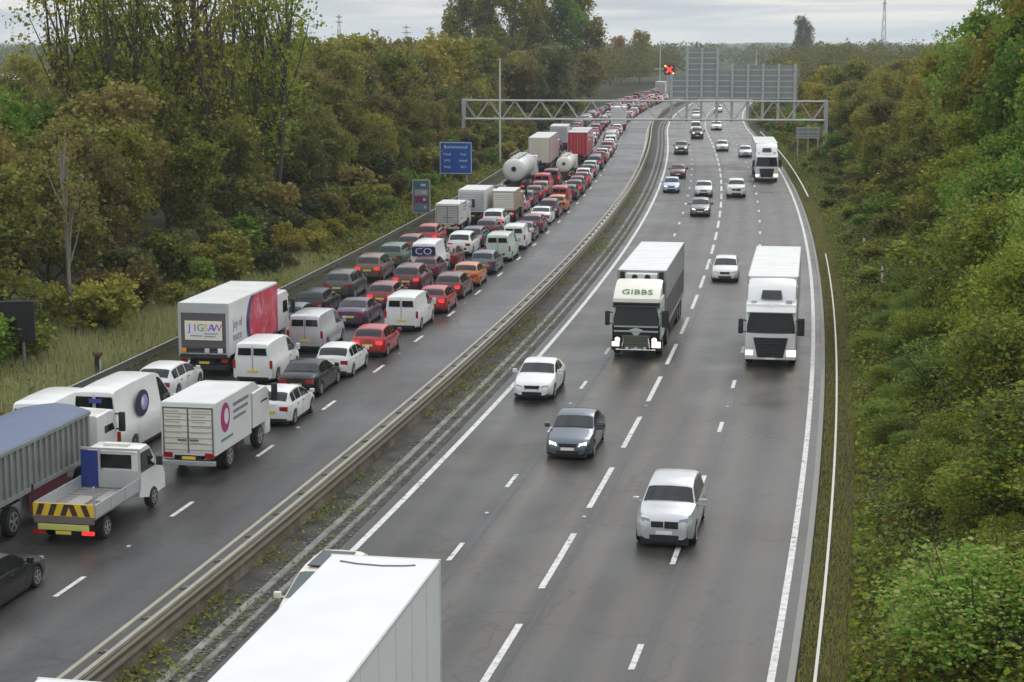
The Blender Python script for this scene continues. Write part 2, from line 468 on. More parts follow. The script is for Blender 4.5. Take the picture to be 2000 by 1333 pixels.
def car(kind, colour, name=None, det=2, brake=False, lit=False, glass=None):
    """det 2: all parts, 1: no rims and small trims, for far away"""
    m = car_meshes(kind); d = m['d']; L, W = d['L'], d['W']
    names = {'hatchback': 'hatchback_car', 'saloon': 'saloon_car', 'estate': 'estate_car', 'suv': 'suv_car', 'mpv': 'people_carrier', 'small van': 'small_van', 'van': 'panel_van', 'mid van': 'panel_van', 'large van': 'panel_van'}
    root = empty(name or names[kind])
    p = PAINT[colour]
    link('body', m['body'], root, mats=[p])
    gm = [glass] if glass else None
    link('windscreen', m['windscreen'], root, mats=gm)
    link('rear_window', m['rear_window'], root, mats=gm)
    link('side_window', m['side-1'], root, mats=gm); link('side_window', m['side1'], root, mats=gm)
    for s_ in ('-1', '1'):
        link('headlight', m['head' + s_], root, mats=[M_HEADON if lit else M_HEAD])
        link('tail_light', m['tail' + s_], root, mats=[M_BRAKE if brake else M_TAIL])
        if det > 1: link('wing_mirror', m['mirror' + s_], root, mats=[p]); link('door_seams', m['door' + s_], root)
    if det > 1:
        link('grille', m['grille'], root)
        link('rear_bumper_trim', m['valance'], root)
    link('underbody_shade_block', m['under'], root)
    link('number_plate', m['plate_f'], root); link('number_plate', m['plate_r'], root)
    for wc in d['wb']:
        for sx in (-1, 1):
            put_wheel(root, sx * (W / 2 - .115), -L / 2 + wc * L, d['rw'], m['wheel'], m['rim'], det > 1)
    return root, L
def place(root, Yc, off, oncoming=False, yaw=0):
    root.location = rp(Yc, off, .012)
    root.rotation_euler = (0, 0, head(Yc) + (PI if oncoming else 0) + yaw)
    return root

# ------------------------------------------------------------------ lorries
def wheel_row(root, ys, hw, r=.5, w=.32, rim=None):
    me, rm = wheel_mesh(r, w, rim or M_STEELRIM)
    for y in ys:
        for sx in (-1, 1):
            put_wheel(root, sx * (hw - w / 2 - .02), y, r, me, rm)
def cab_parts(root, yf, colour, H=2.95, W=2.48, D=2.25, style='white', lit=True):
    """lorry cab whose front face is at y = yf, looking along +Y"""
    p = PAINT[colour]
    hw = W / 2
    lowp = p if style == 'white' else PAINT['black']
    if style != 'white': p = PAINT['pale green']
    # shell: side profile lofted across with rounded corners
    prof = [(yf - D, .95), (yf - D, H), (yf - .55, H + .02), (yf - .26, H - .05), (yf - .15, H - .22), (yf - .03, 1.68), (yf, 1.45), (yf - .02, .95)]
    mb = MB()
    rows = []
    for fx, ins in ((-1, .07), (-.955, 0), (0, -.05), (.955, 0), (1, .07)):
        rows.append([(fx * hw, y - (ins if y > yf - .6 else 0), z - (ins * .6 if z > H - .2 else 0)) for y, z in prof])
    mb.grid(rows, 0, True)
    mb.add(rows[0], [tuple(range(len(prof)))]); mb.add(rows[-1], [tuple(range(len(prof)))])
    mb.build('cab', p, root, 35)
    g = MB()
    rws = []
    for q in (0, .35, .7, 1):
        z = 1.70 + q * (H - .30 - 1.70); y = yf - .03 + (-.12) * q
        rws.append([(fx * hw, y + .022 - (0.0 if abs(fx) < .9 else .02), z) for fx in (-.94, -.5, 0, .5, .94)])
        for i, k in enumerate((.0, .025, .055, .025, .0)):
            x, y_, z_ = rws[-1][i]; rws[-1][i] = (x, y_ + k, z_)
    g.grid(rws); g.build('windscreen', M_GLASS, root, 50)
    v = MB(); v.prism([(yf - .14, H - .29), (yf + .14, H - .40), (yf + .15, H - .36), (yf - .18, H - .14)], -hw * .96, hw * .96, 'x')
    v.build('sun_visor', p if style == 'white' else M_BLACK, root)
    for sx in (-1, 1):
        g = MB()
        g.add([(sx * (hw + .008), yf - .24, 1.78), (sx * (hw + .008), yf - 1.15, 1.78), (sx * (hw + .008), yf - 1.15, H - .5), (sx * (hw + .008), yf - .42, H - .5)], [(0, 1, 2, 3)])
        g.build('side_window', M_GLASS, root)
        m_ = MB()
        m_.box(sx * (hw + .10), sx * (hw + .34), yf - .14, yf + .02, 1.65, 2.38, ch=.05)
        m_.box(sx * (hw - .05), sx * (hw + .14), yf - .10, yf - .05, 2.28, 2.33)
        m_.box(sx * (hw - .05), sx * (hw + .14), yf - .10, yf - .05, 1.72, 1.77)
        m_.build('wing_mirror', M_BLACK, root, 40)
    b = MB()
    b.box(-hw, hw, yf - .6, yf + .035, .38, .93, ch=.06)
    b.build('bumper', lowp if style == 'white' else M_BLACK, root, 40)
    gr = MB()
    yq = yf + .055
    gt, gw0, gw1 = (1.48, .84, .62) if style == 'white' else (1.18, .72, .55)
    gr.prism([(-gw0, gt), (-gw1, .50), (gw1, .50), (gw0, gt)], yf - .05, yq, 'y')
    gr.build('grille', M_BLACK if style == 'white' else mat('olive_grille', (.12, .14, .10), rough=.4, noise=.3), root)
    sl = MB()
    for k in range(6):
        z = .60 + k * (gt - .62) / 6; w = gw1 + (z - .50) * (gw0 - gw1) / (gt - .5) - .05
        sl.box(-w, w, yq, yq + .012, z, z + .03)
    sl.build('grille_slats', mat('grille_slat', (.045, .045, .047), rough=.5), root)
    for sx in (-1, 1):
        h = MB()
        h.box(sx * (hw - .40), sx * (hw - .03), yf - .1, yf + .06, .60, .84, ch=.03)
        h.build('headlight', M_HEADON if lit else M_HEAD, root, 40)
    pl = MB(); pl.box(-.26, .26, yf + .02, yf + .075, .40, .50); pl.build('number_plate', M_PLATEW, root)
    return hw
def trailer_parts(root, y0, y1, H, side, W=2.52, floor=1.12, rear_frame=True, axles=3, roof=None):
    """box body between y0 (rear) and y1 (front), with roof, flanks and running gear"""
    hw = W / 2
    b = MB(); b.box(-hw, hw, y0, y1, floor, H, ch=.025)
    b.build('trailer_body', side, root)
    r = MB(); r.box(-hw + .02, hw - .02, y0 + .02, y1 - .02, H - .01, H + .012); 
    for k in range(int((y1 - y0) / 1.2)):
        y = y0 + .6 + k * 1.2
        r.box(-hw + .06, hw - .06, y, y + .03, H + .010, H + .018)
    r.build('roof_panel', roof or M_WHITEBODY, root)
    e = MB()
    for sx in (-1, 1):
        e.box(sx * (hw - .03), sx * (hw + .012), y0 - .008, y1 + .008, H - .09, H + .016)
        e.box(sx * (hw - .03), sx * (hw + .012), y0 - .008, y1 + .008, floor - .05, floor + .09)
        e.box(sx * (hw - .06), sx * (hw + .014), y1 - .06, y1 + .010, floor, H)
        e.box(sx * (hw - .06), sx * (hw + .014), y0 - .010, y0 + .06, floor, H)
    e.build('body_frame', M_GREYSIDE if roof is None else M_TRIM, root)
    c = MB(); c.box(-.5, .5, y0 + .1, y1 + 1.0, .78, floor - .051); c.box(-hw + .1, hw - .1, y0 + .02, y0 + .16, .5, .72)
    for sx in (-1, 1):
        c.box(sx * (hw - .08), sx * (hw - .03), y0 + 4.6, y1 - 3.2, .45, 1.0)
    c.build('chassis', M_CHASSIS, root)
    for sx in (-1, 1):
        l = MB(); l.box(sx * (hw - .45), sx * (hw - .06), y0 - .03, y0 + .03, .80, .98); l.build('tail_light', M_TAIL, root)
    wheel_row(root, [y0 + 1.6 + k * 1.32 for k in range(axles)], hw)

def lorry_white(name='articulated_lorry'):
    """white artic with a tall roof deflector; origin under the front bumper"""
    root = empty(name)
    H = 4.12
    hw = cab_parts(root, 0, 'white', H=3.12)
    d = MB()
    rows = []
    for x, k in ((-1.16, .90), (-1.02, .99), (0, 1.02), (1.02, .99), (1.16, .90)):
        rows.append([(x, -2.2, 3.05), (x, -2.2, 3.05 + (H - 3.05) * k), (x, -1.75, 3.05 + (H - 3.15) * k), (x, -1.15, 3.05 + .66 * k), (x, -.62, 3.17), (x, -.55, 3.05)])
    d.grid(rows, 0, True); d.add(rows[0], [tuple(range(6))]); d.add(rows[-1], [tuple(range(6))])
    d.build('roof_deflector', PAINT['white'], root, 40)
    k = MB(); k.prism([(-.55, -.86), (-.50, -.62), (.50, -.62), (.55, -.86)], 3.0, 3.06, 'z')
    k = MB(); k.add([(-.52, -.70, 3.16), (.52, -.70, 3.16), (.46, -1.02, 3.56), (-.46, -1.02, 3.56)], [(0, 1, 2, 3)])
    k.v = [(x, y + .10, z + .14) for x, y, z in k.v]
    k.build('roof_window', M_GLASS, root)
    for sx in (-1, 1):
        q = MB(); q.box(sx * .72, sx * .98, -.60, -.44, 3.13, 3.24, ch=.02); q.build('marker_lamp', M_HEAD, root)
        sf = MB(); sf.box(sx * 1.20, sx * 1.24, -2.9, -2.2, 1.0, 3.7); sf.build('side_fairing', PAINT['white'], root)
    trailer_parts(root, -16.4, -2.95, H, M_WHITEBODY)
    wheel_row(root, [-1.35, -4.6], 1.25)
    return root
def lorry_dark(name='articulated_lorry'):
    """artic with black lower cab, white deflector with green lettering and a fridge trailer"""
    root = empty(name)
    H = 4.1
    cab_parts(root, 0, 'white', H=3.0, style='dark')
    d = MB(); rows = []
    for x, k in ((-1.17, .92), (-1.05, 1), (0, 1.03), (1.05, 1), (1.17, .92)):
        rows.append([(x, -2.1, 2.98), (x, -2.1, 2.98 + .78 * k), (x, -1.6, 2.98 + .72 * k), (x, -.55, 2.98 + .36 * k), (x, -.05, 2.98 + .04), (x, -.02, 2.84)])
    d.grid(rows, 0, True); d.add(rows[0], [tuple(range(6))]); d.add(rows[-1], [tuple(range(6))])
    d.build('roof_deflector', PAINT['cream'], root, 40)
    g = mat('green_lettering', (.05, .22, .07), rough=.45)
    text('roof_lettering', 'GIBBS', .50, g, root, (0, -.44, 3.30), (R(38), 0, PI), sx=1.25, depth=.012)
    b = MB(); b.box(-1.1, 1.1, -.02, .08, 2.74, 2.83, ch=.02); b.build('light_bar', M_BLACK, root)
    for k in range(3):
        l = MB(); l.lathe([(0, .09), (.05, .10), (.06, .07)], 12, 'y', (-.45 + .45 * k, .05, .50)); l.build('spot_lamp', M_HEAD, root, 40)
    for sx in (-1, 1):
        l = MB(); l.lathe([(0, .12), (.05, .13), (.07, .09)], 14, 'y', (sx * .93, .05, .95)); l.build('spot_lamp', M_HEADON, root, 40)
        sf = MB(); sf.box(sx * 1.18, sx * 1.23, -2.75, -2.1, 1.0, 3.6); sf.build('side_fairing', PAINT['black'], root)
    bb = MB()
    bb.tube((-1.0, .12, .45), (1.0, .12, .45), .035)
    for sx in (-1, 1): bb.tube((sx * .7, .12, .45), (sx * .6, .10, 1.05), .03)
    bb.build('bull_bar', M_CHROME, root, 40)
    tr = MB(); tr.box(-1.12, 1.12, .0, .05, 1.58, 1.66); tr.box(-1.12, 1.12, .01, .06, 1.34, 1.42); tr.build('cab_stripe', PAINT['silver'], root)
    lp = MB(); lp.box(-1.20, 1.20, -.3, .035, .9, 1.70, ch=.03); lp.build('lower_panel', PAINT['black'], root)
    fr = MB(); fr.box(-.82, .82, -2.95, -2.45, 3.0, 3.98, ch=.05); fr.build('fridge_unit', M_WHITEBODY, root)
    for sx in (-1, 1):
        q = MB(); q.lathe([(0, .15), (.03, .15), (.03, .11)], 14, 'y', (sx * .33, -2.45, 3.80)); q.build('fan', M_BLACK, root)
        z = MB(); z.box(sx * .90, sx * 1.12, -2.96, -2.88, 3.05, 4.02); z.build('bulkhead_gap', M_BLACK, root)  # black plates stand in for the dark gaps beside the fridge unit
    trailer_parts(root, -16.2, -2.95, H, M_GREYSIDE)
    u = MB(); u.box(1.262, 1.270, -16.0, -3.3, 1.3, 2.6); u.box(-1.270, -1.262, -16.0, -3.3, 1.3, 2.6); u.build('curtain_skirt', mat('dark_curtain', (.10, .10, .095), rough=.6, noise=.25, scale=.7), root)
    wheel_row(root, [-1.35, -4.5], 1.25)
    return root
def rigid_box(L=8.2, H=3.75, W=2.5, side=None, rear=None, colour='white', cabH=2.75, floor=1.05, name='box_lorry', brake=False):
    """rigid lorry, rear face at y=0, cab ahead"""
    root = empty(name)
    hw = W / 2
    yb = L - 2.3
    b = MB(); b.box(-hw, hw, 0, yb, floor, H, ch=.03); b.build('box_body', side or M_WHITEBODY, root)
    r = MB(); r.box(-hw + .03, hw - .03, .03, yb - .03, H - .01, H + .012); r.build('roof_panel', M_WHITEBODY, root)
    d = MB(); d.box(-hw + .10, hw - .10, -.02, .02, floor + .12, H - .16)
    d.build('rear_shutter', rear or PAINT['silver'], root)
    ln = MB()
    for k in range(7): 
        z = floor + .2 + k * (H - floor - .4) / 7
        ln.box(-hw + .12, hw - .12, -.028, -.018, z, z + .02)
    ln.build('shutter_seams', M_TRIM, root)
    c = MB(); c.box(-.45, .45, .1, L - .3, .6, floor - .002); c.box(-hw + .08, hw - .08, .0, .12, .48, .62)
    for sx in (-1, 1): c.box(sx * (hw - .06), sx * (hw - .02), 2.4, yb - .9, .5, .98)
    c.build('chassis', M_CHASSIS, root)
    for sx in (-1, 1):
        l = MB(); l.box(sx * (hw - .42), sx * (hw - .08), -.03, .03, .72, .90); l.build('tail_light', M_BRAKE if brake else M_TAIL, root)
    p = MB(); p.box(-.26, .26, -.035, -.02, .66, .77); p.build('number_plate', M_PLATEY, root)
    # cab drawn in the same frame, nose at y = L
    cab_parts(root, L, colour, H=cabH, W=min(W, 2.35), D=2.1, lit=False)
    wheel_row(root, [1.6, L - 1.2], min(hw, 1.17), r=.46, w=.30)
    return root
# ------------------------------------------------------------------ special vehicles
def art_material(name, c1, c2, c3, sc=1.3):
    m = bpy.data.materials.new(name); N, L = nt(m); b = N['Principled BSDF']
    tc = N.new('ShaderNodeTexCoord'); mp = N.new('ShaderNodeMapping'); mp.inputs['Scale'].default_value = (sc, sc, sc * .55)
    L.new(tc.outputs['Object'], mp.inputs['Vector'])
    vz = N.new('ShaderNodeTexVoronoi'); vz.inputs['Scale'].default_value = 1.6
    nz = N.new('ShaderNodeTexNoise'); nz.inputs['Scale'].default_value = 1.4; nz.inputs['Distortion'].default_value = 1.5
    L.new(mp.outputs['Vector'], nz.inputs['Vector']); L.new(nz.outputs['Color'], vz.inputs['Vector'])
    r = N.new('ShaderNodeValToRGB')
    e = r.color_ramp.elements
    e[0].position = .15; e[0].color = (*c1, 1); e[1].position = .8; e[1].color = (*c3, 1)
    k = e.new(.45); k.color = (*c2, 1)
    L.new(nz.outputs['Fac'], r.inputs['Fac'])
    mx = N.new('ShaderNodeMix'); mx.data_type = 'RGBA'; mx.blend_type = 'MULTIPLY'; mx.inputs['Factor'].default_value = .5
    L.new(r.outputs['Color'], mx.inputs['A']); L.new(vz.outputs['Color'], mx.inputs['B'])
    L.new(mx.outputs['Result'], b.inputs['Base Color']); b.inputs['Roughness'].default_value = .4
    return m
def disc(mb, x, cy, cz, ry, rz, ymax=None, n=40, t=.006, sgn=1, zlim=None):
    pts = []
    for k in range(n):
        q = 2 * PI * k / n
        y = cy + math.cos(q) * ry
        if ymax is not None: y = min(y, ymax)
        z = cz + math.sin(q) * rz
        if zlim: z = max(zlim[0], min(zlim[1], z))
        if not pts or abs(pts[-1][0] - y) + abs(pts[-1][1] - z) > 1e-4: pts.append((y, z))
    mb.prism(pts, x, x + t * sgn, 'x')
def scribble(root, name, x, rows, m, t=.006):
    """small lettering on a right flank: rows of (y0, y1, z, h)"""
    g = MB()
    rr = random.Random(len(rows) * 7 + int(x * 100))
    for y0, y1, z, h in rows:
        y = y0
        while y < y1:
            w = rr.uniform(.5, 1.1) * h
            g.box(x, x + t, y, min(y1, y + w * .8), z - h / 2, z + h / 2)
            y += w * 1.05
    return g.build(name, m, root)
def pink_lorry():
    root = rigid_box(L=10.2, H=3.56, colour='white', cabH=2.9, name='box_lorry', rear=mat('shutter_dark', (.09, .08, .085), rough=.5))
    hw = 1.25
    sk = MB(); sk.box(hw - .01, hw + .006, 3.6, 7.88, .55, 1.04); sk.build('side_skirt', M_CHASSIS, root)
    a = MB(); disc(a, hw + .002, 5.6, 2.15, 2.95, 1.95, 7.86, zlim=(1.06, 3.46), t=.006); a.build('navy_ring', mat('navy_vinyl', (.03, .03, .13), rough=.4), root)
    a = MB(); disc(a, hw + .010, 6.0, 2.15, 2.85, 1.86, 7.86, zlim=(1.06, 3.46), t=.006)
    a.build('picture_panel', art_material('pink_picture', (.55, .02, .16), (.70, .05, .10), (.80, .30, .42)), root)
    text('flank_lettering', 'Joy of', .6, mat('violet_lettering', (.16, .13, .30)), root, (hw + .006, 1.3, 2.45), ROT_RIGHT)
    text('flank_lettering', 'more', .6, MC['violet_lettering'], root, (hw + .006, 1.25, 1.85), ROT_RIGHT)
    y_ = MB(); y_.box(-.92, .92, -.045, -.028, 1.80, 2.72); y_.build('placard', mat('placard_yellow', (.80, .74, .50), rough=.5), root)
    w_ = MB(); w_.box(-.86, .86, -.052, -.044, 1.87, 2.65); w_.build('placard_panel', M_WHITEBODY, root)
    cols = [(.12, .10, .45), (.55, .03, .06), (.06, .28, .12), (.60, .42, .05), (.12, .10, .45), (.35, .04, .35)]
    for i, ch in enumerate('JIGSAW'):
        text('placard_letter', ch, .50, mat('letter_%d' % i, cols[i]), root, (-.68 + i * .27, -.056, 2.38), ROT_BACK)
    g = MB(); g.box(-.65, -.05, -.058, -.050, 1.97, 2.03); g.box(.05, .72, -.058, -.050, 2.08, 2.14); g.box(.05, .6, -.058, -.050, 1.95, 2.01)
    g.build('placard_small_print', mat('small_print', (.25, .28, .38)), root)
    f_ = MB()
    f_.box(-hw, -hw + .14, -.03, .02, 1.0, 3.56); f_.box(hw - .14, hw, -.03, .02, 1.0, 3.56); f_.box(-hw + .14, hw - .14, -.03, .02, 3.10, 3.56)
    f_.build('rear_frame', PAINT['silver'], root)
    t = MB(); t.box(-1.15, 1.15, -.16, -.02, .95, 1.12); t.box(-1.0, 1.0, -.10, -.03, 1.30, 1.42); t.box(-1.1, 1.1, -.12, -.03, .40, .58); t.build('tail_lift', M_CHASSIS, root)
    for x, c in ((-.95, M_AMBER), (.85, M_PLATEW), (.2, M_HEAD)):
        q = MB(); q.box(x - .12, x + .12, -.18, -.10, 1.2 if x else 0, 1.42, ch=.02); q.build('marker_lamp', c, root)
    return root, 10.2
def luton(label_txt=True, L=6.4, H=2.78, W=2.1, name='luton_van', logo=(.35, .02, .16), rearcol='cream'):
    root = rigid_box(L=L, H=H, W=W, colour='white', cabH=min(2.35, H - .25), floor=.80, name=name, rear=PAINT[rearcol])
    hw = W / 2; z0, z1 = .92, H - .16
    s = MB()
    s.box(-.03, .03, -.034, -.022, z0, z1); s.box(-hw + .08, -hw + .13, -.034, -.022, z0, z1); s.box(hw - .13, hw - .08, -.034, -.022, z0, z1); s.box(-hw + .08, hw - .08, -.034, -.022, z1 - .06, z1)
    s.box(-.40, -.06, -.06, -.034, 1.36, 1.42); s.box(.06, .40, -.06, -.034, 1.36, 1.42)
    s.build('door_seams', M_TRIM, root)
    rr = random.Random(3)
    for sx in (-1, 1):
        g = MB()
        for k in range(7):
            z = z1 - .18 - k * .20; w = rr.uniform(.45, .75)
            x0 = -.88 if sx < 0 else .14
            g.box(x0, x0 + w, -.032, -.022, z, z + .05)
        g.build('door_lettering', mat('faint_lettering', (.45, .42, .36)), root)
    b = MB(); b.box(-hw, hw, -.14, .0, .45, .62, ch=.02); b.build('rear_bumper', PAINT['silver'], root)
    a = MB(); disc(a, hw + .002, 1.1, 2.05, .50, .56); a.build('logo_disc', mat('logo_' + name + str(logo[0]), logo), root)
    a = MB(); disc(a, hw + .009, 1.2, 2.08, .24, .30); a.build('logo_centre', M_WHITEBODY, root)
    scribble(root, 'flank_lettering', hw + .003, [(2.0, 3.8, 2.35, .14), (2.0, 3.7, 2.08, .12), (2.0, 3.4, 1.82, .11)], M_GREYINK)
    scribble(root, 'flank_lettering', hw + .003, [(.6, 1.9, 1.25, .10)], mat('teal_lettering', (.12, .25, .30)))
    w = MB(); w.prism([(L - 2.35, H - .42), (L - 2.35, H), (L - 1.7, H - .06), (L - 1.05, H - .42)], -hw + .05, hw - .05, 'x'); w.build('luton_nose', PAINT['white'], root)
    return root, L
def logo_van():
    root, L = car('large van', 'white')
    hw = 1.03; y0 = -L / 2
    a = MB(); disc(a, hw - .045, y0 + 2.3, 1.85, .66, .52, t=.05); a.build('logo_disc', mat('logo_ink', (.02, .02, .045)), root)
    a = MB(); disc(a, hw + .007, y0 + 2.45, 1.85, .36, .30); a.build('logo_centre', mat('logo_violet', (.30, .27, .62)), root)
    a = MB(); disc(a, hw + .014, y0 + 2.3, 1.90, .14, .18); a.build('logo_highlight', M_WHITEBODY, root)
    q = MB(); q.box(-.2, .30, y0 - .02, y0 - .004, 2.25, 2.42); q.build('rear_badge', mat('badge_blue', (.05, .06, .30)), root)
    return root, L
def flatbed():
    root = empty('flatbed_truck'); L = 6.3; hw = 1.06
    p = PAINT['white']
    c = MB(); c.box(-.42, .42, .25, 5.6, .52, .82); c.build('chassis', M_CHASSIS, root)
    fl = MB(); fl.box(-hw, hw, .02, 3.75, .86, .94)
    for k in range(11): fl.box(-hw + .05, hw - .05, .1 + k * .33, .14 + k * .33, .94, .952)
    fl.build('deck', mat('deck_ply', (.22, .215, .20), rough=.8, noise=.35, scale=2.5), root)
    for sx in (-1, 1):
        s = MB(); s.box(sx * (hw - .03), sx * (hw + .012), .04, 3.72, .92, 1.34)
        for k in range(4): s.box(sx * (hw + .012), sx * (hw + .03), .06 + k * 1.2, .14 + k * 1.2, .90, 1.34)
        s.build('side_board', PAINT['silver'], root)
    t = MB(); t.box(-hw + .03, hw - .03, .0, .04, .95, 1.36); t.build('tail_board', mat('chevron_yellow', (.75, .50, .03), rough=.5), root)
    ch = MB()
    for k in range(5):
        x = -.95 + k * .42 if k < 2 else -.95 + k * .42
        s_ = 1 if k < 2.5 else -1
        ch.prism([(x, .97), (x + .19, .97), (x + .19 + s_ * .14, 1.34), (x + s_ * .14, 1.34)], -.012, -.002, 'y')
    ch.build('chevron_stripes', mat('chevron_dark', (.06, .03, .03), rough=.5), root)
    lw = MB(); lw.box(-hw + .05, hw - .05, -.02, .10, .72, .94); lw.build('rear_crossbeam', mat('dusty_brown', (.16, .13, .12), rough=.7), root)
    rb = MB(); rb.box(-.86, .86, -.06, .02, .50, .69, ch=.015); rb.build('reflective_bumper', mat('reflective_lime', (.55, .58, .16), rough=.4), root)
    for sx in (-1, 1):
        l = MB(); l.box(sx * .62, sx * 1.02, -.05, .05, .36, .48, ch=.01); l.build('tail_light', M_BRAKE if sx > 0 else M_TAIL, root)
    n = MB(); n.box(-.26, .26, -.055, -.02, .37, .48); n.build('number_plate', M_PLATEY, root)
    hb = MB()
    hb.box(-hw, -hw + .62, 3.80, 3.86, .95, 2.22); hb.build('headboard_panel', mat('headboard_blue', (.02, .04, .20), rough=.5), root)
    hf = MB()
    for x in (-hw + .62, hw - .07): hf.box(x, x + .07, 3.80, 3.87, .95, 2.25)
    hf.box(-hw, hw, 3.80, 3.87, 2.25, 2.32); hf.box(-hw + .69, hw - .07, 3.80, 3.86, .95, 1.55)
    hf.build('headboard_frame', PAINT['silver'], root)
    for x in (hw - .02, -hw + .02):
        po = MB(); po.box(x - .03, x + .03, .02, .08, .95, 1.95); po.build('corner_post', PAINT['silver'] if x > 0 else M_BLACK, root)
    # cab
    y0, y1 = 3.95, L
    mb = MB(); rows = []
    prof = [(y0, .62), (y0, 2.18), (y0 + .12, 2.26), (y0 + .95, 2.27), (y0 + 1.12, 2.18), (y0 + 1.68, 1.42), (y1 - .12, 1.18), (y1 - .01, .95), (y1, .45), (y0 + .9, .42)]
    for fx, ins in ((-.98, .05), (-.93, 0), (0, -.04), (.93, 0), (.98, .05)):
        rows.append([(fx * .98 * (1 if z < 1.5 else .93), y - (ins if y > y1 - .4 else 0), z - (ins * .6 if z > 2 else 0)) for y, z in prof])
    mb.grid(rows, 0, True); mb.add(rows[0], [tuple(range(len(prof)))]); mb.add(rows[-1], [tuple(range(len(prof)))])
    mb.build('cab', p, root, 35)
    g = MB(); g.add([(-.80, y0 + 1.17, 2.13), (.80, y0 + 1.17, 2.13), (.88, y0 + 1.66, 1.47), (-.88, y0 + 1.66, 1.47)], [(0, 1, 2, 3)]); g.v = [(x, y + .012, z + .012) for x, y, z in g.v]; g.build('windscreen', M_GLASS, root)
    g = MB(); g.box(-.62, .70, y0 - .012, y0 - .004, 1.60, 2.08); g.build('rear_window', M_GLASS, root)
    for sx in (-1, 1):
        g = MB(); g.add([(sx * .945, y0 + .25, 1.42), (sx * .945, y0 + 1.55, 1.42), (sx * .925, y0 + 1.08, 2.10), (sx * .925, y0 + .25, 2.10)], [(0, 1, 2, 3)]); g.build('side_window', M_GLASS, root)
        m_ = MB(); m_.box(sx * 1.0, sx * 1.2, y0 + 1.42, y0 + 1.55, 1.42, 1.74, ch=.03); m_.build('wing_mirror', M_BLACK, root)
        h = MB(); h.box(sx * .62, sx * .93, y1 - .12, y1 + .012, .80, .98, ch=.02); h.build('headlight', M_HEAD, root)
    gr = MB(); gr.box(-.5, .5, y1 - .05, y1 + .02, .62, .92); gr.build('grille', M_BLACK, root)
    lb = MB(); lb.box(-.45, .45, y0 + .35, y0 + .60, 2.275, 2.38, ch=.03); lb.build('roof_beacon_bar', PAINT['cream'], root)
    wheel_row(root, [1.1, L - 1.15], 1.02, r=.36, w=.26)
    ps = MB(); ps.box(-.5, .1, 1.2, 2.4, .953, 1.02); ps.box(.2, .8, 1.9, 3.2, .953, 1.0); ps.build('load_boards', mat('grey_boards', (.30, .29, .27), rough=.8), root)
    return root, L
def tipper():
    """articulated bulk tipper, origin at the rear of the trailer, nose along +Y"""
    root = empty('tipper_lorry'); LT = 10.2; hw = 1.25; H = 3.05
    b = MB(); b.prism([(-hw, 1.30), (hw, 1.30), (hw, H - .12), (-hw, H - .12)], 0, LT, 'y')
    for sx in (-1, 1):
        for k in range(24):
            y = .1 + k * (LT - .3) / 23
            b.box(sx * hw, sx * (hw + .075), y, y + .14, 1.36, H - .22)
        b.box(sx * (hw - .02), sx * (hw + .10), 0, LT, H - .22, H - .09)
        b.box(sx * (hw - .02), sx * (hw + .09), 0, LT, 1.24, 1.38)
    b.build('tipper_body', mat('ribbed_alloy', (.27, .28, .27), rough=.5, metal=.3, noise=.25, scale=.8), root)
    t = MB(); rows = []
    for i in range(15):
        y = LT * i / 14; s = .05 * math.sin(i * 2.1) + .02 * math.sin(i * 5)
        rows.append([(-hw - .10, y, H - .20), (-hw - .05, y, H - .07), (-.6, y, H + .10 + s), (0, y, H + .17 + s * .6), (.6, y, H + .09 - s), (hw + .05, y, H - .07), (hw + .10, y, H - .20)])
    t.grid(rows); t.add(rows[-1], [tuple(range(7))]); t.build('tarpaulin', mat('blue_tarpaulin', (.085, .115, .19), rough=.55, noise=.3, scale=.9), root, 50)
    c = MB(); c.box(-.5, .5, .3, LT + 1.6, .80, 1.24); c.build('chassis', M_CHASSIS, root)
    m = MB()
    for k in range(3):
        y = 1.5 + k * 1.35
        for sx in (-1, 1): m.box(sx * .85, sx * 1.2, y - .55, y + .55, 1.06, 1.12)
    m.build('mudguards', M_BLACK, root)
    wheel_row(root, [1.5, 2.85, 4.2], hw)
    root2 = root
    cab_parts(root2, LT + 2.75, 'white', H=2.55, W=2.30, D=1.8, lit=False)
    wheel_row(root, [LT - .2, LT + 1.6], 1.2)
    rd = MB(); rd.box(hw + .01, hw + .05, 5.2, 8.2, .55, 1.2); rd.build('side_guard', mat('maroon_guard', (.12, .02, .03)), root)
    return root, LT + 2.75
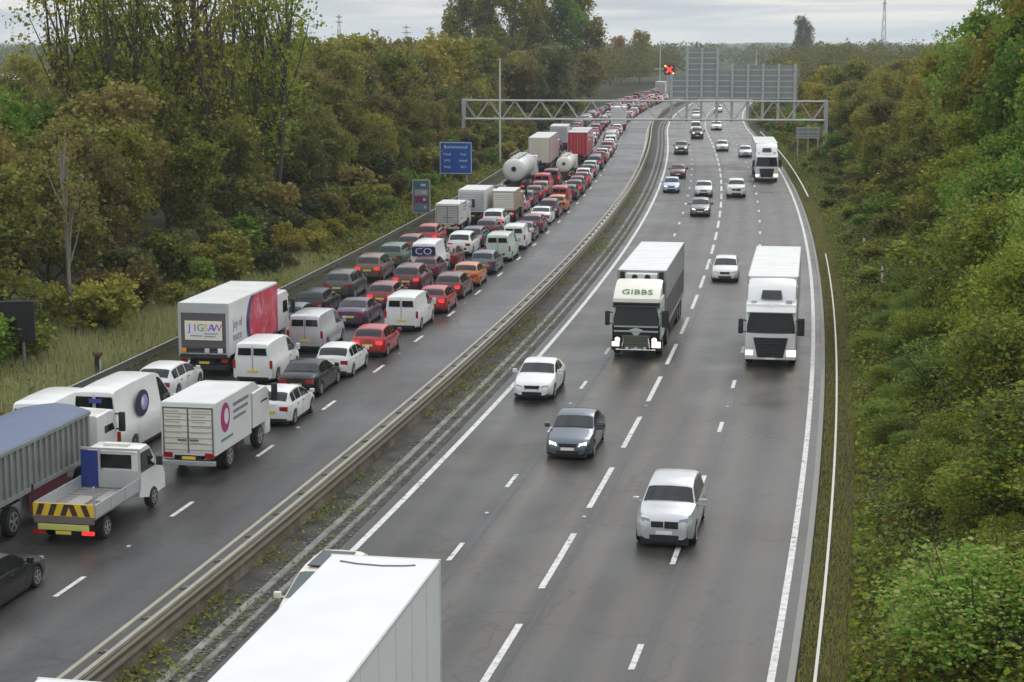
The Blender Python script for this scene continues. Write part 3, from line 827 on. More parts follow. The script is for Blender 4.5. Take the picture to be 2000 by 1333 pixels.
def tanker(col='white'):
    root = empty('tanker_lorry'); LT = 10.8; r = 1.22
    b = MB(); b.lathe([(0, .15), (.05, .7), (.14, 1.02), (.30, 1.18), (.45, r), (LT - .45, r), (LT - .2, 1.1), (LT - .05, .6)], 24, 'y', (0, 0, 2.25))
    b.build('tank', PAINT[col], root, 40)
    g = MB()
    for y in (.5, 3.2, 6, 8.6):
        g.lathe([(0, r + .01), (.06, r + .03), (.12, r + .01)], 24, 'y', (0, y, 2.25))
    g.build('tank_bands', M_GALV, root, 40)
    l = MB(); l.lathe([(0, .26), (.04, .26), (.05, .16)], 14, 'y', (0, -.07, 2.4)); l.build('rear_manhole', M_BLACK, root)
    w = MB()
    w.box(-.45, .45, .6, LT - .8, 2.25 + r - .03, 2.25 + r + .05)
    for sx in (-1, 1):
        w.tube((sx * .5, .6, 2.25 + r + .35), (sx * .5, LT - .8, 2.25 + r + .35), .025)
        for y in (.7, 4, 7.5, 9.9): w.tube((sx * .5, y, 2.25 + r - .1), (sx * .5, y, 2.25 + r + .35), .02)
    w.build('walkway', M_GALV, root)
    c = MB(); c.box(-.5, .5, .3, LT + 1.2, .8, 1.25); c.box(-1.15, 1.15, -.05, .1, .5, .8); c.build('chassis', M_CHASSIS, root)
    for sx in (-1, 1):
        q = MB(); q.box(sx * .75, sx * 1.1, -.08, -.04, .56, .72); q.build('tail_light', M_BRAKE, root)
    wheel_row(root, [1.4, 2.7, 4.0], 1.25)
    cab_parts(root, LT + 2.9, 'white', H=3.0, D=2.0, lit=False)
    wheel_row(root, [LT, LT + 1.6], 1.2)
    return root, LT + 2.9
def artic_rear(side, rear, name='articulated_lorry', stripes=None, H=4.1, floor=1.12):
    root = empty(name); LT = 13.2; hw = 1.26
    trailer_parts(root, 0, LT, H, side, floor=floor)
    d = MB(); d.box(-hw + .10, hw - .10, -.02, .02, floor + .1, H - .14); d.build('rear_doors', rear, root)
    s = MB(); s.box(-.03, .03, -.03, -.018, floor + .1, H - .14)
    for x in (-.75, -.35, .35, .75): s.box(x - .015, x + .015, -.045, -.018, floor + .1, H - .14)
    s.build('door_bars', M_GREYSIDE, root)
    if stripes:
        g = MB()
        for k in range(9):
            y = .4 + k * 1.42
            g.box(hw + .012, hw + .02, y, y + .35, floor + .1, H - .1)
        g.build('curtain_straps', stripes, root)
    cab_parts(root, LT + 2.9, 'white', H=3.0, D=2.0, lit=False)
    wheel_row(root, [LT - .1, LT + 1.7], 1.2)
    return root, LT + 2.9
def near_trailer():
    """big white box lorry right below the camera, driving towards it; rear face at local y=0, nose along +Y"""
    root = empty('box_lorry'); H = 4.2; hw = 1.285; L = 11.5
    b = MB(); b.box(-hw, hw, 0, L, 1.0, H - .06, ch=.02); b.build('box_body', mat('white_panels', (.60, .62, .61), rough=.45, noise=.08, scale=.7), root)
    r = MB(); r.box(-hw + .012, hw - .012, .012, L - .012, H - .075, H, ch=.03)
    r.build('roof_panel', mat('white_roof_sheet', (.66, .66, .65), rough=.5, noise=.09, scale=.7), root)
    s = MB()
    pts = [(-hw + .35, .98), (-.5, 1.25), (.1, 1.36), (.6, 1.22), (hw - .45, 1.05)]
    for (xa, ya), (xb, yb) in zip(pts, pts[1:]): s.tube((-xa, ya * .55, H + .006), (-xb, yb * .55, H + .006), .026, n=6)
    s.build('roof_strap', M_TRIM, root)
    e = MB()
    for sx in (-1, 1):
        e.box(sx * (hw - .05), sx * (hw + .014), -.012, .07, .95, H + .006)
        e.box(sx * (hw - .02), sx * (hw + .010), .07, L, H - .11, H - .03)
        e.box(sx * (hw - .02), sx * (hw + .012), .07, L, .95, 1.10)
    e.box(-hw, hw, -.016, .05, H - .10, H + .004)
    for k in range(1, 8):
        y = k * L / 8
        for sx in (-1, 1): e.box(sx * hw, sx * (hw + .006), y - .012, y + .012, 1.10, H - .11)
    e.build('body_frame', mat('pale_alloy', (.55, .56, .55), rough=.45, metal=.2), root)
    c = MB(); c.box(-.5, .5, .1, L, .6, .99); c.build('chassis', M_CHASSIS, root)
    for sx in (-1, 1):
        l = MB(); l.box(sx * .8, sx * 1.2, -.04, .02, .72, .90); l.build('tail_light', M_TAIL, root)
    wheel_row(root, [1.6, 2.95, L - .8], hw)
    cab_parts(root, L + 2.4, 'white', H=3.0, D=2.2)
    wheel_row(root, [L + .9], 1.2)
    return root, L
# ------------------------------------------------------------------ ground materials
def ramp(N, stops):
    r = N.new('ShaderNodeValToRGB'); e = r.color_ramp.elements
    e[0].position, e[0].color = stops[0][0], (*stops[0][1], 1)
    e[1].position, e[1].color = stops[-1][0], (*stops[-1][1], 1)
    for p_, c in stops[1:-1]:
        k = e.new(p_); k.color = (*c, 1)
    return r
def asphalt(name, base, track, o0, lw=3.5, dark_lane=-13.62):
    m = bpy.data.materials.new(name); N, L = nt(m); b = N['Principled BSDF']
    uv = N.new('ShaderNodeUVMap'); uv.uv_map = 'road'
    sp = N.new('ShaderNodeSeparateXYZ'); L.new(uv.outputs['UV'], sp.inputs['Vector'])
    def mth(op, a, b_=None, c_=None):
        n = N.new('ShaderNodeMath'); n.operation = op
        for i, v in enumerate((a, b_, c_)):
            if v is None: continue
            if isinstance(v, (int, float)): n.inputs[i].default_value = v
            else: L.new(v, n.inputs[i])
        return n.outputs[0]
    # long streaks, patches and grain, all in road coordinates
    cmb = N.new('ShaderNodeCombineXYZ'); L.new(mth('MULTIPLY', sp.outputs['X'], 1.0), cmb.inputs['X']); L.new(mth('MULTIPLY', sp.outputs['Y'], .035), cmb.inputs['Y'])
    st = N.new('ShaderNodeTexNoise'); st.inputs['Scale'].default_value = 1.3; st.inputs['Detail'].default_value = 4; L.new(cmb.outputs[0], st.inputs['Vector'])
    pa = N.new('ShaderNodeTexNoise'); pa.inputs['Scale'].default_value = .16; pa.inputs['Detail'].default_value = 5; L.new(uv.outputs['UV'], pa.inputs['Vector'])
    gr = N.new('ShaderNodeTexNoise'); gr.inputs['Scale'].default_value = 11; gr.inputs['Detail'].default_value = 6; L.new(uv.outputs['UV'], gr.inputs['Vector'])
    tr = mth('COSINE', mth('MULTIPLY', mth('SUBTRACT', sp.outputs['X'], o0 + lw / 4), 2 * PI / (lw / 2)))
    tr = mth('MULTIPLY_ADD', tr, .5, .5)
    w = mth('MULTIPLY', tr, mth('MULTIPLY_ADD', st.outputs['Fac'], 1.4, -.15))
    mx = N.new('ShaderNodeMix'); mx.data_type = 'RGBA'; mx.inputs['A'].default_value = (*base, 1); mx.inputs['B'].default_value = (*track, 1); L.new(w, mx.inputs['Factor'])
    rp_ = ramp(N, [(.25, (.40, .40, .41)), (.5, (.95, .95, .95)), (.75, (1.60, 1.56, 1.50))])
    fac = mth('ADD', mth('MULTIPLY', pa.outputs['Fac'], .38), mth('ADD', mth('MULTIPLY', gr.outputs['Fac'], .37), mth('MULTIPLY', st.outputs['Fac'], .25)))
    L.new(fac, rp_.inputs['Fac'])
    m2 = N.new('ShaderNodeMix'); m2.data_type = 'RGBA'; m2.blend_type = 'MULTIPLY'; m2.inputs['Factor'].default_value = 1
    L.new(mx.outputs['Result'], m2.inputs['A']); L.new(rp_.outputs['Color'], m2.inputs['B'])
    cr2 = N.new('ShaderNodeTexVoronoi'); cr2.feature = 'DISTANCE_TO_EDGE'; cr2.inputs['Scale'].default_value = .22
    wv = N.new('ShaderNodeVectorMath'); wv.operation = 'ADD'; L.new(uv.outputs['UV'], wv.inputs[0])
    wn = N.new('ShaderNodeTexNoise'); wn.inputs['Scale'].default_value = .8; wn.inputs['Detail'].default_value = 6; L.new(uv.outputs['UV'], wn.inputs['Vector'])
    ws_ = N.new('ShaderNodeVectorMath'); ws_.operation = 'SCALE'; ws_.inputs['Scale'].default_value = 2.2; L.new(wn.outputs['Color'], ws_.inputs[0]); L.new(ws_.outputs[0], wv.inputs[1])
    L.new(wv.outputs[0], cr2.inputs['Vector'])
    ck = N.new('ShaderNodeMapRange'); ck.inputs['From Min'].default_value = .0; ck.inputs['From Max'].default_value = .018; ck.inputs['To Min'].default_value = .55; ck.inputs['To Max'].default_value = 1; L.new(cr2.outputs['Distance'], ck.inputs['Value'])
    lane = N.new('ShaderNodeMapRange'); lane.inputs['From Min'].default_value = dark_lane - .02; lane.inputs['From Max'].default_value = dark_lane + .02; lane.inputs['To Min'].default_value = .70; lane.inputs['To Max'].default_value = 1.0; L.new(sp.outputs['X'], lane.inputs['Value'])
    m5 = N.new('ShaderNodeVectorMath'); m5.operation = 'SCALE'; L.new(m2.outputs['Result'], m5.inputs[0]); L.new(mth('MULTIPLY', ck.outputs[0], lane.outputs[0]), m5.inputs['Scale'])
    L.new(m5.outputs[0], b.inputs['Base Color'])
    rg = N.new('ShaderNodeMapRange'); rg.inputs['From Min'].default_value = .3; rg.inputs['From Max'].default_value = .7; rg.inputs['To Min'].default_value = .24; rg.inputs['To Max'].default_value = .52
    L.new(pa.outputs['Fac'], rg.inputs['Value']); L.new(rg.outputs['Result'], b.inputs['Roughness'])
    b.inputs['Specular IOR Level'].default_value = .34
    bp = N.new('ShaderNodeBump'); bp.inputs['Strength'].default_value = .25; bp.inputs['Distance'].default_value = .02
    L.new(gr.outputs['Fac'], bp.inputs['Height']); L.new(bp.outputs['Normal'], b.inputs['Normal'])
    return m
def soil(name, stops, sc=.35, rough=.95):
    m = bpy.data.materials.new(name); N, L = nt(m); b = N['Principled BSDF']
    tc = N.new('ShaderNodeTexCoord')
    a = N.new('ShaderNodeTexNoise'); a.inputs['Scale'].default_value = sc; a.inputs['Detail'].default_value = 9; a.inputs['Roughness'].default_value = .68
    L.new(tc.outputs['Object'], a.inputs['Vector'])
    r = ramp(N, stops); L.new(a.outputs['Fac'], r.inputs['Fac']); L.new(r.outputs['Color'], b.inputs['Base Color'])
    b.inputs['Roughness'].default_value = rough; b.inputs['Specular IOR Level'].default_value = .2
    return m
def road_strip(name, o0, o1, Y0, Y1, z, m, step=4.0, no=2, jag=0.0, seed=1):
    rr = random.Random(seed)
    vs = []; fs = []; uv = []
    n = max(2, int((Y1 - Y0) / step)) + 1
    for i in range(n):
        Y = Y0 + (Y1 - Y0) * i / (n - 1)
        j0 = rr.uniform(-jag, jag); j1 = rr.uniform(-jag, jag)
        for k in range(no):
            o = o0 + (o1 - o0) * k / (no - 1)
            if k == 0: o += j0
            if k == no - 1: o += j1
            p_ = rp(Y, o, z); vs.append(p_); uv.append((o, Y))
    for i in range(n - 1):
        for k in range(no - 1):
            fs.append((i * no + k, i * no + k + 1, (i + 1) * no + k + 1, (i + 1) * no + k))
    me = bpy.data.meshes.new(name); me.from_pydata(vs, [], fs)
    l = me.uv_layers.new(name='road')
    for lp in me.loops: l.data[lp.index].uv = uv[lp.vertex_index]
    me.materials.append(m)
    return tag(link(name, me), kind='structure')
Y0, Y1 = 30, 700
A_R = asphalt('asphalt_oncoming', (.037, .0345, .032), (.094, .080, .065), -17.07, 3.48)
A_L = asphalt('asphalt_queue', (.035, .0335, .033), (.052, .049, .047), -34.4, 3.4, -60)
A_M = soil('reserve_surface', [(.3, (.018, .018, .016)), (.46, (.042, .041, .036)), (.60, (.072, .066, .055)), (.75, (.035, .042, .02))], .9, .8)
road_strip('oncoming_carriageway', -17.55, -2.75, Y0, Y1, 0, A_R, no=6)
road_strip('queue_carriageway', -34.9, -19.9, Y0, Y1, .002, A_L, no=6)
road_strip('central_reserve', -19.9, -17.55, Y0, Y1, .003, A_M, no=4)
ch = MB()
tabs = [Y0 + 3 * k for k in range(140)]
for o0, o1, z in ((-18.62, -18.40, .045), (-18.02, -17.86, .05)):
    ch.grid([[rp(Y, o0 - .02, 0), rp(Y, o0, z), rp(Y, o1, z), rp(Y, o1 + .02, 0)] for Y in tabs])
tag(ch.build('drainage_channel', soil('channel_concrete', [(.3, (.09, .088, .08)), (.5, (.20, .195, .18)), (.7, (.30, .29, .27))], 1.1)), kind='structure')
road_strip('verge_kerb', -2.75, -2.55, Y0, Y1, .05, M_CONC)
def worn_paint(name, c, wear):
    m = bpy.data.materials.new(name); N, L = nt(m); b = N['Principled BSDF']
    tc = N.new('ShaderNodeTexCoord'); a = N.new('ShaderNodeTexNoise'); a.inputs['Scale'].default_value = 4; a.inputs['Detail'].default_value = 8
    L.new(tc.outputs['Object'], a.inputs['Vector'])
    r = ramp(N, [(.30, (.16, .155, .15)), (.42, [x * .8 for x in c]), (.6, c)]); L.new(a.outputs['Fac'], r.inputs['Fac'])
    L.new(r.outputs['Color'], b.inputs['Base Color']); b.inputs['Roughness'].default_value = .55
    return m
M_LINE = worn_paint('white_road_paint', (.60, .59, .56), 1)
M_TAR = mat('bitumen_seam', (.022, .021, .021), rough=.45, noise=.3, scale=2)
def strip_line(mb, o, w, ya, yb, z=.008, step=4):
    n = max(2, int((yb - ya) / step) + 1)
    mb.grid([[rp(ya + (yb - ya) * i / (n - 1), o - w / 2, z), rp(ya + (yb - ya) * i / (n - 1), o + w / 2, z)] for i in range(n)])
seams = MB()
for o in (-6.55, -10.02, -13.42, -27.2): 
    ya = Y0
    while ya < 300:
        yb = ya + rnd.uniform(14, 40); strip_line(seams, o + rnd.uniform(-.05, .05), rnd.uniform(.10, .22), ya, yb, .004, 3); ya = yb + rnd.uniform(0, 5)
tag(seams.build('bitumen_seams', M_TAR), kind='structure')
ml = MB()
strip_line(ml, -3.16, .20, Y0, Y1); strip_line(ml, -17.07, .22, Y0, Y1); strip_line(ml, -20.5, .16, Y0, Y1); strip_line(ml, -34.35, .2, Y0, Y1)
def dashes(o, ys, ln, per, w, yend=420, var=0):
    y = ys
    while y < yend:
        strip_line(ml, o, w, y, y + ln, .008, 2); y += per
dashes(-6.80, 35.4, 2.0, 9.5, .17); dashes(-10.39, 33.3, 6.0, 9.3, .20); dashes(-13.79, 36.2, 2.0, 9.3, .16)
dashes(-24.37, 33.2, 2.0, 8.95, .16); dashes(-27.7, 33.2, 2.0, 8.95, .16); dashes(-31.0, 33.2, 2.0, 8.95, .16)
ml.build('road_markings', M_LINE); tag(bpy.data.objects['road_markings'], kind='structure')
# road studs between the dashes
sb = MB(); sb.prism([(-.07, 0), (.07, 0), (.045, .028), (-.045, .028)], -.06, .06, 'x'); stud_me = sb.mesh('road_stud', M_HEAD)
for ln, o, s0 in (('left', -6.80, 41.0), ('middle', -10.39, 41.2), ('right', -13.79, 41.7), ('queue', -24.37, 38.5)):
    for k in range(5):
        y = s0 + k * (18.8 if ln != 'queue' else 17.9)
        q = link('road_stud', stud_me, None, rp(y, o + .02, .008), (0, 0, head(y)))
        tag(q, 'small white reflective stud set in the dashed lane line', 'road stud', 'reflective studs in the lane lines')

# ------------------------------------------------------------------ the ground sheet
og = [-5200, -2500, -1200, -600, -300, -160, -100, -75, -60, -52, -46, -42, -39, -37, -36.3, -35.2, -27, -18, -9, -2.4, -1.6, -.8, .5, 2, 4, 6, 8, 11, 14, 18, 24, 32, 45, 70, 120, 220, 450, 900, 2000, 5200]
yg = [-60, -20, 10] + [25 + 5 * k for k in range(90)] + [500, 560, 640, 760, 950, 1300, 1800, 2600, 3800, 6500]
g = MB(); g.grid([[Vector((f(max(Y, 0)) + o, Y, zt(Y, o))) for o in og] for Y in yg])
tag(g.build('ground', soil('verge_earth', [(.28, (.016, .019, .009)), (.45, (.032, .034, .015)), (.58, (.055, .052, .024)), (.72, (.045, .058, .02))], .5), smooth_angle=80), kind='structure')

# ------------------------------------------------------------------ foliage
GAIN = 3.0
def leaf_material(name, cols, val=(.75, 1.25), trans=.38):
    cols = [tuple(min(.30, x * GAIN) for x in c) for c in cols]
    m = bpy.data.materials.new(name); N, L = nt(m)
    for n in list(N):
        if n.type == 'BSDF_PRINCIPLED': N.remove(n)
    out = [n for n in N if n.type == 'OUTPUT_MATERIAL'][0]
    ge = N.new('ShaderNodeNewGeometry'); oi = N.new('ShaderNodeObjectInfo')
    k = len(cols)
    r = ramp(N, [(i / (k - 1), c) for i, c in enumerate(cols)])
    ad = N.new('ShaderNodeMath'); ad.operation = 'MULTIPLY_ADD'; ad.inputs[1].default_value = .72
    L.new(ge.outputs['Random Per Island'], ad.inputs[0])
    s2 = N.new('ShaderNodeMath'); s2.operation = 'MULTIPLY'; s2.inputs[1].default_value = .28; L.new(oi.outputs['Random'], s2.inputs[0]); L.new(s2.outputs[0], ad.inputs[2])
    L.new(ad.outputs[0], r.inputs['Fac'])
    hs = N.new('ShaderNodeHueSaturation'); hs.inputs['Saturation'].default_value = 1.12
    mr = N.new('ShaderNodeMapRange'); mr.inputs['To Min'].default_value = val[0]; mr.inputs['To Max'].default_value = val[1]; L.new(oi.outputs['Random'], mr.inputs['Value'])
    L.new(mr.outputs['Result'], hs.inputs['Value']); L.new(r.outputs['Color'], hs.inputs['Color'])
    b = N.new('ShaderNodeBsdfPrincipled'); b.inputs['Roughness'].default_value = .55; b.inputs['Specular IOR Level'].default_value = .10
    L.new(hs.outputs['Color'], b.inputs['Base Color'])
    t = N.new('ShaderNodeBsdfTranslucent'); L.new(hs.outputs['Color'], t.inputs['Color'])
    mx = N.new('ShaderNodeMixShader'); mx.inputs['Fac'].default_value = trans
    L.new(b.outputs[0], mx.inputs[1]); L.new(t.outputs[0], mx.inputs[2]); L.new(mx.outputs[0], out.inputs['Surface'])
    return m
LEAF = {
    'olive': leaf_material('leaves_olive', [(.018, .026, .008), (.048, .056, .014), (.088, .086, .022), (.110, .082, .026)]),
    'brown': leaf_material('leaves_brown', [(.026, .023, .010), (.056, .048, .019), (.084, .066, .026), (.066, .068, .022)]),
    'green': leaf_material('leaves_green', [(.014, .028, .008), (.036, .062, .014), (.060, .090, .020), (.095, .100, .026)]),
    'mixed': leaf_material('leaves_mixed', [(.014, .025, .008), (.060, .048, .018), (.038, .062, .013), (.068, .098, .018), (.100, .126, .022), (.130, .125, .028), (.072, .110, .020)], val=(.88, 1.1)),
    'mixed olive': leaf_material('leaves_mixed_olive', [(.018, .022, .008), (.066, .050, .022), (.036, .044, .014), (.062, .068, .019), (.086, .084, .024), (.050, .070, .016)], val=(.85, 1.12)),
    'dark': leaf_material('leaves_dark', [(.012, .018, .009), (.026, .032, .014), (.044, .046, .020), (.055, .044, .020)]),
    'yellow': leaf_material('leaves_yellow', [(.045, .040, .012), (.095, .078, .020), (.135, .100, .026), (.105, .070, .020)]),
    'bright': leaf_material('leaves_bright', [(.018, .036, .010), (.046, .090, .018), (.085, .135, .030), (.12, .13, .035)]),
    'rust': leaf_material('leaves_rust', [(.045, .024, .012), (.090, .045, .020), (.115, .062, .026), (.085, .070, .025)]),
    'blue green': leaf_material('leaves_blue_green', [(.014, .026, .016), (.030, .048, .030), (.048, .068, .042), (.060, .074, .044)]),
}
M_BARK = mat('bark', (.075, .062, .048), rough=.95, noise=.4, scale=4)
M_PALEBARK = mat('pale_bark', (.24, .225, .20), rough=.9, noise=.35, scale=5)
M_GRASS = leaf_material('grass_blades', [(.060, .062, .022), (.110, .100, .040), (.160, .138, .066), (.085, .095, .030)], trans=.15)
def leaf_mesh(name, cen, size, rs, flat=.2, asp=1.0, m=None):
    """leaf-sized bent quads at the given centres"""
    n = len(cen)
    size = np.broadcast_to(size, (n,))
    d = rs.normal(size=(n, 3)); d /= np.linalg.norm(d, axis=1)[:, None] + 1e-9
    nn = rs.normal(size=(n, 3)); nn[:, 2] += flat * 3; nn /= np.linalg.norm(nn, axis=1)[:, None]
    u = np.cross(nn, d); u /= np.linalg.norm(u, axis=1)[:, None] + 1e-9
    w = np.cross(nn, u)
    s = size[:, None]
    a = cen - u * s * .5 * asp
    b = cen + w * s * .42 - nn * s * .10
    c = cen + u * s * .5 * asp
    e = cen - w * s * .42 - nn * s * .10
    v = np.stack([a, b, c, e], 1).reshape(-1, 3)
    me = bpy.data.meshes.new(name)
    me.vertices.add(4 * n); me.vertices.foreach_set('co', v.astype(np.float32).ravel())
    i = np.arange(n) * 4
    tri = np.stack([i, i + 1, i + 2, i, i + 2, i + 3], 1).reshape(-1).astype(np.int32)
    me.loops.add(len(tri)); me.loops.foreach_set('vertex_index', tri)
    me.polygons.add(2 * n)
    me.polygons.foreach_set('loop_start', (np.arange(2 * n) * 3).astype(np.int32))
    me.polygons.foreach_set('loop_total', np.full(2 * n, 3, np.int32))
    me.update(calc_edges=True); me.validate()
    me.materials.append(m or LEAF['olive'])
    return me
def tree_meshes(seed, h, r, n, leaf, lobes=14, base=.22, shape='round', clump=10, spread=.35, trunk=True, bark=None, stems=1, hole=.0):
    rs = np.random.RandomState(seed); rr = random.Random(seed)
    L_ = []
    for i in range(lobes):
        q = (i + .5) / lobes
        if shape == 'round':
            z = base * h + (h * (1 - base)) * (.12 + .80 * rr.random() ** .8)
            k = math.sin(PI * min(1, max(.05, (z / h - base * .6) / (1 - base * .6)))) ** .6
        elif shape == 'tall':
            z = base * h + (h * (1 - base)) * (.04 + .92 * q)
            k = (.55 + .6 * math.sin(PI * min(1, q * .95 + .05)) ** .8) * (1 if q < .8 else .6)
        elif shape == 'fan':
            z = base * h + (h * (1 - base)) * (.02 + .94 * q); k = .35 + .85 * q ** .8
        elif shape == 'cone':
            z = base * h + (h * (1 - base)) * q * .97; k = 1.05 - q
        else:                                      # shrub, lobes on the ground
            z = h * (.15 + .62 * rr.random()); k = 1.0 - .45 * z / h
        a = rr.uniform(0, 2 * PI); d = r * k * rr.uniform(.15, .72)
        lr = r * rr.uniform(.26, .46) * (1 if shape != 'cone' else max(.25, 1.1 - q))
        L_.append((math.cos(a) * d, math.sin(a) * d, z, lr))
    w = np.array([l[3] ** 2 for l in L_]); w = w / w.sum()
    nc = n // clump
    pick = rs.choice(len(L_), nc, p=w)
    C = np.array([[l[0], l[1], l[2]] for l in L_])[pick]; Rr = np.array([l[3] for l in L_])[pick]
    d = rs.normal(size=(nc, 3)); d /= np.linalg.norm(d, axis=1)[:, None]
    d[:, 2] = np.abs(d[:, 2]) * np.where(rs.rand(nc) < .72, 1, -1)
    rad = Rr * (rs.rand(nc) ** .35) * rs.uniform(.8, 1.22, nc)
    cl = C + d * rad[:, None] * np.array([1, 1, .85])
    cen = np.repeat(cl, clump, 0) + rs.normal(size=(nc * clump, 3)) * (leaf * spread * 4.2) * .42
    cen[:, 2] = np.maximum(cen[:, 2], .03)
    crown = leaf_mesh('crown', cen, leaf * rs.uniform(.45, 1.0, len(cen)) * rs.choice([.8, 1.0, 1.5], len(cen)), rs)
    t = MB()
    if trunk:
        tr = max(.05, h * .013)
        for s_ in range(stems):
            bx, by = (rr.uniform(-.5, .5), rr.uniform(-.5, .5)) if stems > 1 else (0, 0)
            p0 = Vector((bx, by, -.3)); mids = []
            top = h * rr.uniform(.72, .9)
            ang = rr.uniform(0, 6.28); lean = r * (.35 if stems > 1 else .12)
            for k in range(6):
                q = (k + 1) / 6
                p1 = Vector((bx + math.cos(ang) * lean * q + rr.uniform(-.06, .06) * r * .5, by + math.sin(ang) * lean * q + rr.uniform(-.06, .06) * r * .5, top * q))
                t.tube(p0, p1, tr * (1 - (k / 6) * .85), tr * (1 - q * .85), 7, cap=False); p0 = p1; mids.append(p1)
            for l in L_[s_::stems]:
                z0 = max(.3, l[2] - l[3] - r * .5)
                j = min(5, max(0, int(z0 / top * 6) - 1)); a = mids[j]
                e = Vector((l[0], l[1], l[2] + l[3] * .3)); mid = a.lerp(e, .55) + Vector((0, 0, -.08 * r))
                t.tube(a, mid, tr * .42, tr * .26, 5, cap=False); t.tube(mid, e, tr * .26, tr * .08, 5, cap=False)
    else:
        for k in range(16):
            a = rr.uniform(0, 6.28); d_ = rr.uniform(.3, 1.0) * r; t.tube((0, 0, -.1), (math.cos(a) * d_, math.sin(a) * d_, h * rr.uniform(.7, 1.25) * (1.1 - .4 * d_ / r)), .022, .006, 4, cap=False)
    tm = t.mesh('trunk', bark or M_BARK, 60)
    return crown, tm
T = {}
for i in range(5): T['broad%d' % i] = tree_meshes(20 + i, 11, 3.6, 9000, .30, lobes=20, base=.10)
for i in range(3): T['poplar%d' % i] = tree_meshes(40 + i, 21, 5.2, 6000, .30, lobes=44, base=.24, shape='fan', stems=4, spread=.42, clump=7)
for i in range(3): T['far%d' % i] = tree_meshes(60 + i, 11, 3.9, 3400, .52, lobes=16, base=.08)
for i in range(2): T['tallfar%d' % i] = tree_meshes(70 + i, 26, 5.6, 13000, .60, lobes=34, base=.10, shape='tall', stems=2)
T['cone0'] = tree_meshes(80, 20, 4.2, 3500, .8, lobes=18, base=.08, shape='cone')
for i in range(3): T['near%d' % i] = tree_meshes(90 + i, 12, 4.0, 17000, .26, lobes=26, base=.06, clump=12)
T['open0'] = tree_meshes(99, 15, 4.0, 5200, .28, lobes=26, base=.12, clump=9, stems=2)
T['birch0'] = tree_meshes(101, 11, 2.2, 900, .24, lobes=12, base=.42, clump=6, shape='tall')
for i in range(4): T['shrub%d' % i] = tree_meshes(110 + i, 2.6, 1.7, 3000, .21, lobes=9, shape='shrub', trunk=False, clump=10)
for i in range(3): T['fine%d' % i] = tree_meshes(120 + i, 2.6, 1.75, 14000, .078, lobes=17, shape='shrub', trunk=False, clump=7, spread=.5)
for i in range(2): T['bushy%d' % i] = tree_meshes(140 + i, 5, 3.0, 22000, .135, lobes=34, base=.03, clump=6, spread=.55)
HT = {'bushy': 5, 'broad': 11, 'poplar': 21, 'far': 11, 'tallfar': 26, 'cone': 20, 'near': 12, 'open': 15, 'birch': 11, 'shrub': 2.6, 'fine': 2.6}
def plant(kind, X, Y, z, h, leaf, name, label, cat, group=None, rz=None, wide=1.0, bark=None):
    if abs(X) > .2804 * Y + 5 + h * .35: return None
    base = kind.rstrip('0123456789')
    cr, tm = T[kind]
    s = h / HT[base]
    root = empty(name, (X, Y, z), rnd.uniform(0, 6.28) if rz is None else rz)
    root.scale = (s * wide, s * wide, s)
    link('crown' if base not in ('shrub', 'fine') else 'leaves', cr, root, mats=[LEAF[leaf]])
    link('trunk' if base not in ('shrub', 'fine') else 'stems', tm, root, mats=[bark] if bark else None)
    tag(root, label, cat, group)
    return root
# ------------------------------------------------------------------ planting
def pick(rr, opts):
    return rr.choice(opts)
rr = random.Random(5)
# left belt
for row, (o, st, h0, h1) in enumerate(((-45.5, 6.0, 6.5, 10.0), (-50.5, 6.8, 9.5, 12.2), (-57, 9, 10, 12.8), (-66, 13, 10, 12.5), (-78, 20, 10, 12.5), (-93, 26, 9.5, 12))):
    Y = 92 + row * 6
    if row > 3: Y += 40
    while Y < 345:
        oo = o + rr.uniform(-1.8, 1.8); h = rr.uniform(h0, h1)
        if Y > 150: h += 2.2 * smooth(150, 200, Y) if row else 0
        if Y > 190 and row == 0: h *= .9
        leaf = pick(rr, ['brown', 'olive', 'mixed olive', 'mixed olive', 'mixed olive', 'green'] if Y < 190 else ['olive', 'dark', 'olive', 'yellow', 'brown'])
        if row == 0: leaf = pick(rr, ['mixed olive', 'olive', 'mixed olive', 'brown'])
        k = 'broad%d' % rr.randrange(5) if Y < 230 else 'far%d' % rr.randrange(3)
        near = 'front of the left belt' if row == 0 else ('thick of the left belt' if row < 3 else 'back of the left belt')
        part = 'beyond the sign gantry' if Y > 235 else ('beside the blue sign' if Y > 165 else 'beside the nearer queue')
        plant(k, f(Y) + oo, Y, zt(Y, oo), h, leaf, 'broadleaf_tree', '%s %s tree in the %s, %s' % ('bushy' if row == 0 else 'rounded', {'brown': 'brown autumn', 'olive': 'olive green', 'dark': 'dark green', 'green': 'mid green', 'yellow': 'yellowish', 'mixed olive': 'mottled olive'}[leaf], near, part), 'tree', 'broadleaf trees of the left belt', wide=rr.uniform(.85, 1.2))
        Y += st * rr.uniform(.75, 1.25)
